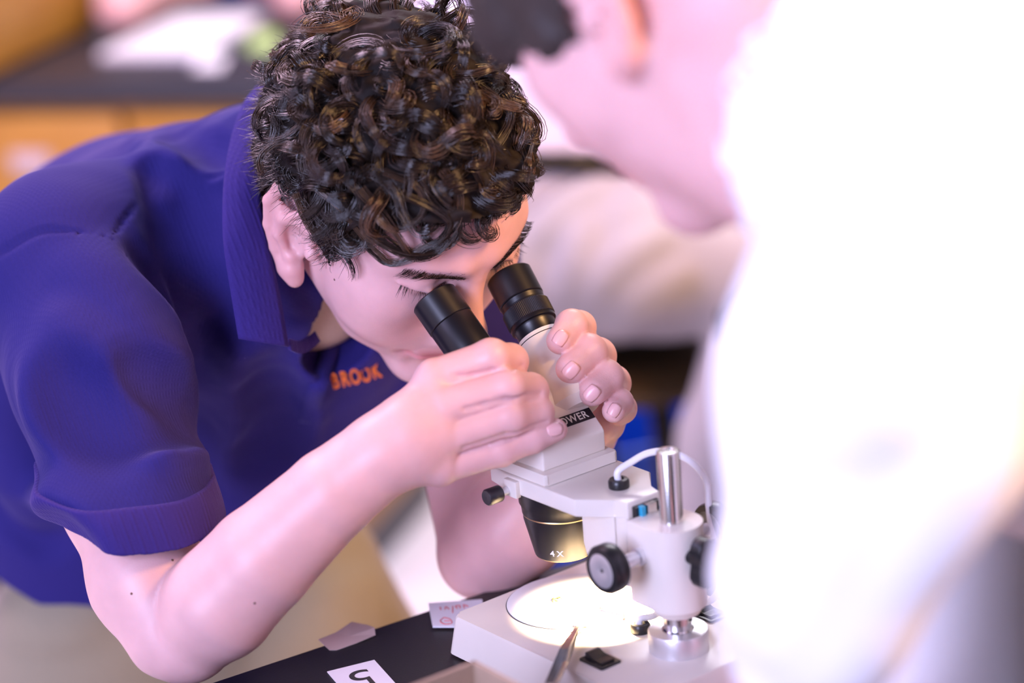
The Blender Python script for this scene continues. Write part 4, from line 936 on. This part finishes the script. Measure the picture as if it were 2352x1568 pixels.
def build_foreground():
    r, f, u = ortho(cam_vec(-.52, .55, .66), cam_vec(-.60, -.70, .28)); H = HeadFrame((0, 0, 0), r, f, u, 1.03)
    H.T = U(1470, 140, 1.18) - H.R @ np.array([-76, 2, -33.])
    hip = e0 + eD * .78 + eN * .96; hip[2] = .93; org = hip.copy(); org[2] = 0; R = empty('person', tuple(org)); tag(R, 'person in a white shirt leaning in from the right, seen close and from behind', 'person')
    fl = Field(); fl.pad = 2.4; head_field(fl, H, (-1, 1))
    nb = U(1862, 235, 1.215)
    fl.cone(H(0, -22, -26), nb, .057, .062, .035); fl.cone(nb, U(2060, 330, 1.20), .062, .07, .04)
    shL, shR = U(2135, 645, 1.16), U(2200, 420, 1.47)
    fl.cone(U(2060, 330, 1.20), shL, .05, .045, .03); fl.cone(U(2060, 330, 1.20), shR, .05, .045, .03)
    wl = PZ(1960, 1880, TZ + .034); fl.chain([shL, U(1870, 1330, 1.165), U(1835, 1620, 1.18), U(1810, 1760, 1.19)], [.045, .034, .028, .027], .02); fl.chain([U(1810, 1760, 1.19), U(1830, 1830, 1.28), wl], [.028, .029, .025], .01)
    wR = U(2200, 1650, 1.46); wR[2] = TZ + .035; fl.chain([shR, U(2190, 1250, 1.46), wR], [.045, .038, .027], .02); hand(fl, wR, (-.75, .65, -.12), (0, 0, 1), 1.0, 1)
    hand(fl, wl, (-.35, .6, 0), (0, 0, 1), 1.0, -1)
    o, V = solid('body', fl, .0045, mt_skin, R, org, relax=1); colour_attr(o, body_tint(V, H))
    crop_hair(H, 'hair', R, org, mat('dark_hair_crop', (.030, .020, .018), .6, spec=.4), lambda p: (p[:, 2] > 40 + np.maximum(p[:, 1] - 30, 0) * .75) | ((p[:, 1] < -30) & (p[:, 2] > -6)) | ((p[:, 1] < 62) & (p[:, 1] > 8) & (p[:, 2] > -18 + 1.15 * np.abs(p[:, 1] - 42))) | ((p[:, 1] >= 50) & (p[:, 2] > 12 + .35 * (p[:, 1] - 50))), extra=True)
    # shirt
    fs = Field()
    fs.chain([U(2230, 330, 1.235), U(2450, 560, 1.30), hip], [.085, .145, .150], .05, flat=(c_f, 1.1))
    fs.chain([shL, U(2022, 920, 1.155), U(1876, 1330, 1.165)], [.076, .073, .0455], .04); fs.cone(U(1870, 1330, 1.165), U(1840, 1600, 1.178), .0455, .0335, .02)
    fs.chain([shR, U(2180, 900, 1.46), U(2172, 1530, 1.46)], [.080, .062, .048], .04)
    fs.cone(U(2200, 290, 1.22), shL, .076, .072, .04); fs.cone(U(2230, 300, 1.24), shR, .078, .075, .04)
    nd = cam_vec(.95, .12, -.28); nd /= np.linalg.norm(nd)
    fs.cone(nb - nd * .004, nb + nd * .08, .0735, .090, .02)
    b0 = Field(); b0.ops = list(fs.ops)
    for P, w_, h_ in (([(2300, 980), (2150, 1180), (1990, 1420), (1930, 1560)], .022, .008), ([(2060, 860), (1950, 930), (1850, 930)], .02, .006), ([(1960, 1150), (1860, 1320), (1780, 1480)], .016, .006)): sculpt(fs, b0, px_line(P), w_, h_, d0=.8, d1=1.6)
    fs.cone(nb - nd * .10, nb + nd * .01, .068, .066, .006, '-')
    q, _ = solid('shirt', fs, .0055, mt_wshirt, R, org, relax=1, disp=lambda P: .002 * vnoise(P, 45, 21))
    # collar band round the neck
    fc = Field(); x, y, z = basis(nd); cc = nb - nd * .006
    for rr_, off, th in ((.0715, 0, .0045), (.0775, .016, .0045)):
        pr_ = [cc + nd * off + rr_ * (math.cos(a) * x + math.sin(a) * y) for a in np.linspace(0, 2 * math.pi, 33)]
        for i in range(32): fc.cone(pr_[i], pr_[i + 1], th, th, .01)
    solid('collar', fc, .003, mt_wshirt, q, org, relax=1)
    # trousers
    ft = Field(); ft.chain([hip, np.array([hip[0], hip[1] - .01, .80])], [.15, .15], .04)
    for sx in (-.09, .09): ft.chain([np.array([hip[0] + sx * .3, hip[1] + sx, .82]), np.array([hip[0] + sx * .3, hip[1] + sx, .45]), np.array([hip[0] + .03 + sx * .3, hip[1] + sx * 1.1, .02])], [.09, .07, .055], .03)
    solid('trousers', ft, .008, mt_khaki, R, org, relax=1, disp=lambda P: .002 * vnoise(P, 40, 22))
    for sx in (-.09, .09):
        fz = Field(); fz.cone((hip[0] + sx * .3 + .05, hip[1] + sx * 1.1, .04), (hip[0] + sx * .3 - .12, hip[1] + sx * 1.1, .035), .04, .036, .01); fz.plane((0, 0, .002), (0, 0, -1)); solid('shoe', fz, .008, mt_blackp, R, org, relax=1)
def build_seated():
    org = U(1440, 800, 2.9); org[2] = 0; R = empty('person', tuple(org)); tag(R, 'person in stone khaki trousers and pale shirt seated on a stool behind', 'person')
    hip = U(1275, 575, 2.92); kn = U(1800, 640, 2.72); ch = U(1225, 120, 2.95); nk = U(1240, -180, 2.93)
    zt = U(1440, 795, 2.90)[2]
    ft = Field(); ft.ell(hip, (.16, .14, .12), k=.04); ft.chain([hip + c_f * -.05 - c_u * .01, U(1500, 590, 2.80), kn], [.092, .088, .070], .04); ft.chain([hip + c_f * .10, U(1540, 570, 2.98), U(1830, 600, 2.92)], [.090, .085, .068], .04)
    ft.chain([kn, U(1680, 1010, 2.74), U(1610, 1290, 2.76)], [.068, .058, .048], .02); ft.chain([U(1830, 600, 2.92), U(1760, 1000, 2.95), U(1720, 1290, 2.96)], [.066, .056, .048], .02)
    b0 = Field(); b0.ops = list(ft.ops)
    for P, w_, h_ in (([(1330, 760), (1400, 640), (1500, 560)], .02, .008), ([(1400, 770), (1480, 690), (1560, 640)], .02, .008), ([(1290, 700), (1330, 600), (1340, 520)], .02, .007), ([(1250, 530), (1310, 470), (1380, 430)], .02, .010)): sculpt(ft, b0, px_line(P), w_, h_, d0=2.2, d1=3.4)
    solid('trousers', ft, .007, mt_stone, R, org, relax=1)
    fs = Field(); fs.chain([hip + c_u * .10 - c_r * .02, ch, nk - c_u * .06], [.142, .150, .10], .05); sh1 = ch + c_u * .10 - c_f * .15; sh2 = ch + c_u * .10 + c_f * .15
    fs.cone(nk - c_u * .08, sh1, .06, .06, .04); fs.cone(nk - c_u * .08, sh2, .06, .06, .04)
    for s_ in (sh1, sh2): fs.cone(s_, s_ - c_u * .18 + c_r * .10, .058, .052, .03)
    solid('shirt', fs, .007, mat('pale_lilac_cotton', (.70, .66, .80), .8), R, org, relax=1, disp=lambda P: .002 * vnoise(P, 40, 31))
    fb = Field(); bc = hip + c_u * .095 - c_r * .02; x, y, z = basis(c_u)
    pr_ = [bc + .150 * (math.cos(a) * x + math.sin(a) * y) for a in np.linspace(0, 2 * math.pi, 33)]
    for i in range(32): fb.cone(pr_[i], pr_[i + 1], .013, .013, .004)
    solid('belt', fb, .005, mt_blackp, R, org, relax=1)
    r, f, u = ortho(c_r * .95 - c_u * .25 - c_f * .1, c_u); H = HeadFrame((0, 0, 0), r, f, u, 1.0); H.T = nk + c_u * .12 + c_r * .03
    fl = Field(); head_field(fl, H, (1, -1)); fl.cone(H(0, -20, -20), nk - c_u * .08, .055, .06, .03); fl.cone(nk - c_u * .08, sh1, .04, .04, .02); fl.cone(nk - c_u * .08, sh2, .04, .04, .02)
    for s_, e_ in ((sh1, -.06), (sh2, .06)):
        el = s_ - c_u * .24 + c_r * .14; ha = el + c_r * .22 - c_u * .04 - c_f * e_
        fl.chain([s_, el, ha], [.042, .036, .026], .01); hand(fl, ha, c_r * .95 - c_u * .2, c_u, 1.0, 1 if e_ > 0 else -1)
    o, V = solid('body', fl, .006, mt_skin, R, org, relax=1); colour_attr(o, body_tint(V, H)); crop_hair(H, 'hair', R, org, mt_hairbase, hair_keep, .007)
    for a in (U(1600, 1330, 2.76), U(1720, 1330, 2.96)):
        z0 = a[2]; fz = Field(); fz.cone(a, a + c_r * .14 - c_u * .0, .042, .036, .01); fz.plane(a - np.array([0, 0, .03]), (0, 0, -1)); solid('shoe', fz, .008, mt_blackp, R, org, relax=1)
mt_stone = knit('stone_twill_seat', (0.47, 0.46, 0.47), 800, .2, sheen=.1)
def build_far():
    org = U(520, 0, 4.60); org[2] = 0; R = empty('person', tuple(org)); tag(R, 'person in a navy blue top leaning over the rear bench', 'person')
    zb = .90; pc = U(520, -130, 4.50)
    fs = Field(); sh = [U(360, -430, 4.60), U(690, -430, 4.60)]; nk = U(525, -520, 4.58)
    fs.chain([np.array([org[0], org[1] + .05, .88]), pc, nk - np.array([0, 0, .06])], [.150, .155, .10], .05, flat=(c_f, 1.3))
    for s_ in sh: fs.cone(nk - np.array([0, 0, .06]), s_, .06, .06, .04); fs.cone(s_, s_ - np.array([0, .04, .16]), .06, .054, .03)
    solid('shirt', fs, .009, mat('navy_cotton', (.012, .022, .17), .8), R, org, relax=1, disp=lambda P: .002 * vnoise(P, 40, 41))
    ft = Field(); c = np.array([org[0], org[1] + .06, .82]); ft.cone(c, c - np.array([0, 0, .08]), .14, .14, .03, flat=(c_f, 1.2))
    for sx in (-.08, .08): ft.chain([c + np.array([sx, 0, -.05]), c + np.array([sx * 1.1, 0, -.42]), np.array([c[0] + sx * 1.1, c[1], .05])], [.085, .068, .055], .03)
    solid('trousers', ft, .01, mt_khaki, R, org, relax=1)
    for sx in (-.088, .088):
        fz = Field(); fz.cone((c[0] + sx, c[1] + .03, .045), (c[0] + sx, c[1] - .14, .04), .042, .036, .01); fz.plane((0, 0, .003), (0, 0, -1)); solid('shoe', fz, .009, mt_blackp, R, org, relax=1)
    r, f, u = ortho(-c_f * .8 - np.array([0, 0, .6]), np.array([0, -.5, .85])); H = HeadFrame((0, 0, 0), r, f, u, 1.0); H.T = nk + np.array([0, -.06, .12])
    fl = Field(); head_field(fl, H, (1, -1)); fl.cone(H(0, -20, -20), nk - np.array([0, 0, .06]), .055, .06, .03)
    for s_, el, ha in ((sh[0], U(278, 48, 4.08), U(385, -60, 4.28)), (sh[1], U(690, 40, 4.05), U(640, -55, 4.26))):
        el = el.copy(); el[2] = zb + .045; ha = ha.copy(); ha[2] = zb + .03
        fl.cone(nk - np.array([0, 0, .06]), s_, .04, .04, .02); fl.chain([s_, el, ha], [.042, .038, .026], .01); hand(fl, ha, ha - el, (0, 0, 1), 1.0, 1 if s_ is sh[0] else -1)
    o, V = solid('body', fl, .008, mt_skin, R, org, relax=1); colour_attr(o, body_tint(V, H)); crop_hair(H, 'hair', R, org, mt_hairbase, hair_keep, .009)
# ------------------------------------------------------------------ hair
mt_hair = mat('dark_brown_hair', (0.022, 0.011, 0.007), 0.22, spec=0.9, attr='tint')
mt_hairbase = mat('hair_undercoat', (0.010, 0.006, 0.005), 0.7, spec=0.2)
def strands(name, paths, rad, m, parent, origin, cols=None, sides=3):
    """paths (n, k, 3); rad (k,) -> one mesh of thin tapering tubes"""
    n, k, _ = paths.shape; T = np.gradient(paths, axis=1); T /= np.linalg.norm(T, axis=2, keepdims=True) + 1e-12
    ref = np.array([.31, .52, .79]); X = np.cross(T, ref); X /= np.linalg.norm(X, axis=2, keepdims=True) + 1e-12; Y = np.cross(T, X)
    a = 2 * np.pi * np.arange(sides) / sides
    V = paths[:, :, None, :] + rad[None, :, None, None] * (np.cos(a)[None, None, :, None] * X[:, :, None, :] + np.sin(a)[None, None, :, None] * Y[:, :, None, :])
    i = np.arange(n)[:, None, None]; j = np.arange(k - 1)[None, :, None]; s = np.arange(sides)[None, None, :]
    idx = lambda jj, ss: ((i * k + jj) * sides + ss % sides)
    Q = np.stack([idx(j, s), idx(j, s + 1), idx(j + 1, s + 1), idx(j + 1, s)], -1).reshape(-1, 4)
    o = np_obj(name, V.reshape(-1, 3), Q, m, parent, True, origin)
    if cols is not None: colour_attr(o, np.repeat(cols, k * sides, axis=0))
    return o
def build_hair(R, org):
    H = HA; g = np.random.default_rng(11)
    # scalp: direction on the skull -> point and normal (head millimetres)
    C0 = np.array([0, -8, 40.]); RD = np.array([75, 97, 85.])
    def on(dirv, off=0.0):
        dirv = dirv / np.linalg.norm(dirv, axis=-1, keepdims=True); p = dirv * RD / np.linalg.norm(dirv, axis=-1, keepdims=True)
        n = p / RD ** 2; n /= np.linalg.norm(n, axis=-1, keepdims=True); return C0 + p + n * off, n
    def mask_top(p):   # long curls: above the temples, forehead line, crown
        front = p[:, 2] > 84 + 4 * np.cos(p[:, 0] / 75 * np.pi)
        side = p[:, 2] > 52 - .30 * p[:, 1]
        return np.where(p[:, 1] > 45, front, side) & (p[:, 2] > 18)
    def mask_all(p):
        back = (p[:, 1] < -8) & (p[:, 2] > -42 - .1 * p[:, 1]); sideb = (p[:, 1] >= -8) & (p[:, 1] < 32) & (p[:, 2] > 8 - (p[:, 1] < 26) * 10)
        temple = (p[:, 1] >= 28) & (p[:, 2] > 30 + (p[:, 1] - 28) * 1.7)
        return back | sideb | temple | mask_top(p)
    def world(P): return H.T + P @ H.R.T
    base = Field(); base.ell(H(*C0), (RD + 9) * H.k, H.M()); base.ell(H(0, -10, 62), np.array([74, 92, 80]) * H.k, H.M(), .02)
    base.ell(H(0, 34, 74), np.array([62, 62, 46]) * H.k, H.M(), .02)
    base.ell(H(0, -30, 0), np.array([70, 72, 52]) * H.k, H.M(), .02)
    inv = np.linalg.inv(H.R).T
    def keep(V):
        p = (V - H.T) @ inv; q = p - C0; q = q / np.linalg.norm(q / RD, axis=1, keepdims=True) + C0
        return mask_all(q) & ((p[:, 2] > 0) | (p[:, 1] < -12)) & ((np.abs(p[:, 0]) < 40) | ((((p[:, 1] + 1) / 34) ** 2 + ((p[:, 2] - 6) / 40) ** 2) > 1))
    o, _ = solid('hair', base, .0028, mt_hairbase, R, org, relax=1, keep=keep, disp=lambda P: .003 * vnoise(P, 260, 5) + .0015 * vnoise(P, 600, 6))
    def noisecol(n, lo=.6, hi=1.7):
        c = np.array([.027, .0155, .0105]); w_ = g.random(n) ** 2; return (c[None] * (lo + (hi - lo) * w_[:, None])) * np.array([1, 1, 1]) + w_[:, None] ** 3 * np.array([.070, .038, .020])
    # curls
    K = 16; NS = 32; paths = []; cols = []
    want = 430; D = g.normal(size=(6000, 3)); p0, n0 = on(D, 6.0); ok = mask_top(p0) & ((((p0[:, 1] + 4) / 36) ** 2 + ((p0[:, 2] - 8) / 52) ** 2) > 1); p0 = p0[ok]; n0 = n0[ok]
    # even spread
    sel = [0]; dm = np.linalg.norm(p0 - p0[0], axis=1)
    for _ in range(min(want, len(p0)) - 1): j = int(np.argmax(dm)); sel.append(j); dm = np.minimum(dm, np.linalg.norm(p0 - p0[j], axis=1))
    p0 = p0[sel]; n0 = n0[sel]; crown = np.array([5, -30, 120.])
    tt = np.linspace(0, 1, K)
    for p, n in zip(p0, n0):
        flow = (p - crown); flow = flow + np.array([0, 25, -10.]); flow -= n * (n @ flow); flow /= np.linalg.norm(flow) + 1e-6
        rnd = g.normal(size=3); rnd -= n * (n @ rnd); flow = flow + .55 * rnd / np.linalg.norm(rnd); flow /= np.linalg.norm(flow)
        side = np.cross(n, flow); h0 = g.uniform(5, 22); Lf = g.uniform(18, 46); turns = g.uniform(.45, 1.25) * g.choice([-1, 1]); Rr = g.uniform(7, 16); ph = g.uniform(0, 6.28)
        edge = p[1] > 40 and p[2] < 108
        if edge: h0 = g.uniform(3, 10); Lf *= .35; Rr *= .6
        if p[2] > 100 and p[1] < 30: h0 += 9
        if p[0] < -30: h0 *= .55; Rr *= .6; Lf *= .7
        if p[1] < -60: h0 *= .65; Rr *= .75
        if abs(p[0]) > 50 and p[2] < 75: h0 *= .6; Lf *= .6; Rr *= .7
        cen = p[None] + n[None] * (h0 * np.sin(np.minimum(tt * 1.9, 1.57)))[:, None] + flow[None] * (Lf * tt ** 1.1)[:, None] - n[None] * (10 * tt ** 2)[:, None]
        ang = ph + turns * 6.283 * tt; env = Rr * (.25 + .75 * np.minimum(tt * 2.2, 1))
        tilt = g.uniform(-.7, .7); e1 = side; e2 = n * math.cos(tilt) + flow * math.sin(tilt) if g.random() < .45 else flow * .9 + n * .35
        gp = cen + env[:, None] * (np.cos(ang)[:, None] * e1 + np.sin(ang)[:, None] * e2) - (env[0] * (math.cos(ph) * e1 + math.sin(ph) * e2))[None] * (1 - tt)[:, None]
        # strands of the lock: a slightly fanned ribbon
        T = np.gradient(gp, axis=0); T /= np.linalg.norm(T, axis=1, keepdims=True); wv = np.cross(T, n); wv /= np.linalg.norm(wv, axis=1, keepdims=True) + 1e-9; bv = np.cross(T, wv)
        wid = g.uniform(3.0, 6.5); base_c = noisecol(1)[0]
        for q in range(NS):
            u = g.normal() * .55; v = g.normal() * .28; tp = (1 - .45 * tt ** 2)
            dl = gp + wv * (u * wid * tp)[:, None] + bv * (v * wid * tp)[:, None]
            dl = dl + g.normal(size=3) * .9 * (tt[:, None] ** 2) + .35 * np.stack([np.sin(tt * 9 + g.random() * 6), np.cos(tt * 8 + g.random() * 6), np.sin(tt * 7 + g.random() * 6)], 1)
            e = g.uniform(.8, 1.0); dl = np.stack([np.interp(tt * e, tt, dl[:, c]) for c in range(3)], 1)
            paths.append(dl); cols.append(base_c * g.uniform(.7, 1.35))
    # hand-placed locks of the fringe (seen from the bench: over the temple and brow)
    rad = np.array([.00026] * (K - 4) + [.00022, .00018, .00012, .00006])
    strands('hair_curls', world(np.array(paths)), rad, mt_hair, o, org, np.array(cols))
    # fringe and temple locks, laid along drawn lines at their own depth
    K = 15; paths = []; cols = []
    ff = Field(); head_field(ff, H, ())
    def lock(P, wid, ns, lift=.004, taper=.4):
        pts = []
        for (x, y, up), q, n, ok in zip(P, *trace_many(ff, [p[:2] for p in P], 1.3, 2.0)):
            if not ok: q = U(x, y, 1.63); n = -c_f
            pts.append(q + n * (lift + up))
        c = catmull(pts, 6); t = np.linspace(0, 1, len(c)); c = np.stack([np.interp(tt, t, c[:, i]) for i in range(3)], 1)
        T = np.gradient(c, axis=0); T /= np.linalg.norm(T, axis=1, keepdims=True); wv = np.cross(T, c_f); bv = np.cross(T, wv); bc = noisecol(1)[0]
        for _ in range(ns):
            u = g.normal() * .5; v = g.normal() * .35; tp = (1 - taper * tt)
            d = c + wv * (u * wid * tp)[:, None] + bv * (v * wid * tp)[:, None] + g.normal(size=3) * .0012 * tt[:, None] ** 2 + .0005 * np.sin(tt * 8 + g.random() * 6)[:, None] * wv
            e = g.uniform(.82, 1.0); d = np.stack([np.interp(tt * e, tt, d[:, i]) for i in range(3)], 1); paths.append(d); cols.append(bc * g.uniform(.7, 1.4))
    fr = [([(800, 440, .018), (840, 480, .014), (880, 530, .010), (935, 565, .008), (1000, 560, .006), (1035, 500, .010)], .0035, 46),
          ([(770, 420, .016), (815, 470, .012), (850, 530, .006), (885, 575, .003), (905, 592, .002), (950, 575, .002)], .0016, 26),
          ([(860, 430, .020), (900, 490, .014), (930, 540, .010), (945, 570, .006), (975, 550, .006), (1010, 540, .005)], .0030, 40),
          ([(725, 430, .012), (742, 495, .008), (770, 530, .005), (800, 510, .006), (830, 470, .010)], .0035, 46),
          ([(760, 400, .016), (745, 450, .012), (770, 500, .008), (815, 520, .006), (860, 500, .008)], .0030, 40),
          ([(930, 440, .020), (985, 470, .016), (1020, 500, .012), (1000, 540, .008), (960, 560, .006)], .0030, 40),
          ([(1000, 400, .020), (1030, 440, .014), (1035, 490, .010), (1010, 530, .008)], .0032, 40),
          ([(1060, 400, .018), (1090, 440, .010), (1110, 480, .005), (1100, 500, .003), (1075, 480, .004)], .0026, 34),
          ([(1120, 390, .014), (1140, 430, .008), (1130, 470, .004), (1105, 485, .003)], .0026, 34),
          ([(1170, 360, .012), (1190, 400, .006), (1180, 430, .003), (1150, 450, .002)], .0024, 30),
          ([(712, 430, .008), (730, 485, .005), (745, 535, .003), (758, 565, .002), (764, 590, .001)], .0026, 40),
          ([(738, 470, .009), (758, 520, .006), (770, 545, .004), (790, 530, .004)], .0030, 36),
          ([(830, 400, .022), (860, 440, .018), (850, 490, .012), (820, 520, .008), (850, 545, .006), (900, 530, .006)], .0030, 40),
          ([(900, 400, .022), (960, 430, .018), (970, 480, .014), (930, 510, .010), (900, 500, .010)], .0030, 40)]
    fr += [([(840, 470, .014), (880, 520, .010), (930, 565, .006), (985, 570, .004), (1030, 530, .006), (1045, 480, .008)], .0040, 54), ([(790, 470, .010), (835, 530, .005), (875, 580, .002), (900, 598, .001), (940, 588, .001), (990, 565, .002)], .0014, 24),
           ([(740, 440, .010), (770, 490, .007), (800, 520, .005), (850, 540, .005), (905, 530, .006)], .0045, 54), ([(960, 420, .018), (1000, 470, .012), (1040, 500, .008), (1030, 545, .005), (985, 560, .004)], .0036, 48), ([(722, 465, .006), (742, 515, .004), (762, 550, .003), (785, 550, .003), (805, 520, .004)], .0032, 44), ([(1180, 330, .012), (1215, 370, .006), (1210, 410, .003), (1185, 440, .002)], .003, 40), ([(1140, 350, .014), (1170, 400, .008), (1160, 440, .004), (1120, 470, .002)], .0034, 44)]
    for P, w_, ns in fr: lock(P, w_, ns)
    strands('hair_fringe', np.array(paths), rad, mt_hair, o, org, np.array(cols))
    # short cropped hair round the sides and nape
    K = 6; D = g.normal(size=(26000, 3)); p, n = on(D, 1.0); ok = mask_all(p) & (p[:, 2] < 66) & ((((p[:, 1] + 1) / 32) ** 2 + ((p[:, 2] - 6) / 39) ** 2) > 1) & ((p[:, 2] > -4) | (p[:, 1] < -12)); p = p[ok][:9000]; n = n[ok][:9000]
    tt = np.linspace(0, 1, K); dn = np.array([0, -.35, -1.0]); fl_ = dn - n * (n @ dn)[:, None]; fl_ /= np.linalg.norm(fl_, axis=1, keepdims=True); fl_ = fl_ + .5 * g.normal(size=fl_.shape)
    L_ = g.uniform(6, 13, len(p)); thick = np.clip(10 + (p[:, 2]) * .05, 2, 12)
    P = p[:, None] + n[:, None] * (thick[:, None] * np.sin(tt * 1.6))[:, :, None] + fl_[:, None] * (L_[:, None] * tt ** 1.4)[:, :, None]
    strands('hair_sides', world(P), np.array([.00020, .00020, .00020, .00018, .00014, .00006]), mt_hair, o, org, noisecol(len(p), .5, 1.3))
    # eyebrows and lashes
    fb = fl_a; paths = []
    K = 5; tt = np.linspace(0, 1, K)
    for s in (1, -1):
        paths = []
        ub = g.random(320); xb = s * (11 + 40 * ub); zb = 42 + 6 * np.sin(ub * 1.9) + 2.5 * ub + g.normal(size=320) * (2.3 - 1.5 * ub)
        dr = H.M()[:, 1]; qb = world(np.stack([xb, np.full(320, 112.), zb], 1)); tb = np.zeros(320)
        for _i in range(40): tb -= fb.eval(qb + dr * tb[:, None], reach=.1) * .7
        qb = qb + dr * tb[:, None]
        for _ in range(320):
            u = ub[_]; q = qb[_]; lat = H.M() @ np.array([s * (.75 + .2 * u), 0, .65 - 1.1 * u]); lat /= np.linalg.norm(lat); L2 = g.uniform(.006, .010)
            paths.append(q[None] + lat[None] * (L2 * tt)[:, None] + dr[None] * (.0011 * np.sin(tt * 3.1) + .0002)[:, None])
        for _ in range(120):
            u = g.random(); x = s * (18 + 28 * u); q = H(s * (20 + 30 * u), 91 - 22 * max(u - .45, 0) - 5 * max(.45 - u, 0), 33 + 1.5 * u); d = H.M() @ np.array([s * (u - .3) * 1.2 + g.normal() * .22, .7, -.8 + g.normal() * .15]); L2 = g.uniform(.004, .0095)
            paths.append(q[None] + d[None] * (L2 * tt)[:, None] + (H.M()[:, 2])[None] * (.0022 * tt ** 2)[:, None])
        strands('eyebrow', np.array(paths), np.array([.00009, .00010, .00009, .00007, .00003]), mt_hairbase, o, org)
    return o
# ------------------------------------------------------------------ build
build_room()
build_table()
build_bench()
scope = build_microscope()
stu, stu_o, fl_a, body_o = build_student()
shirt_o, fl_sh = build_clothes(stu, stu_o, fl_a)
build_foreground()
build_seated()
build_far()
build_right_side()
build_small()
hair_o = build_hair(stu, stu_o)
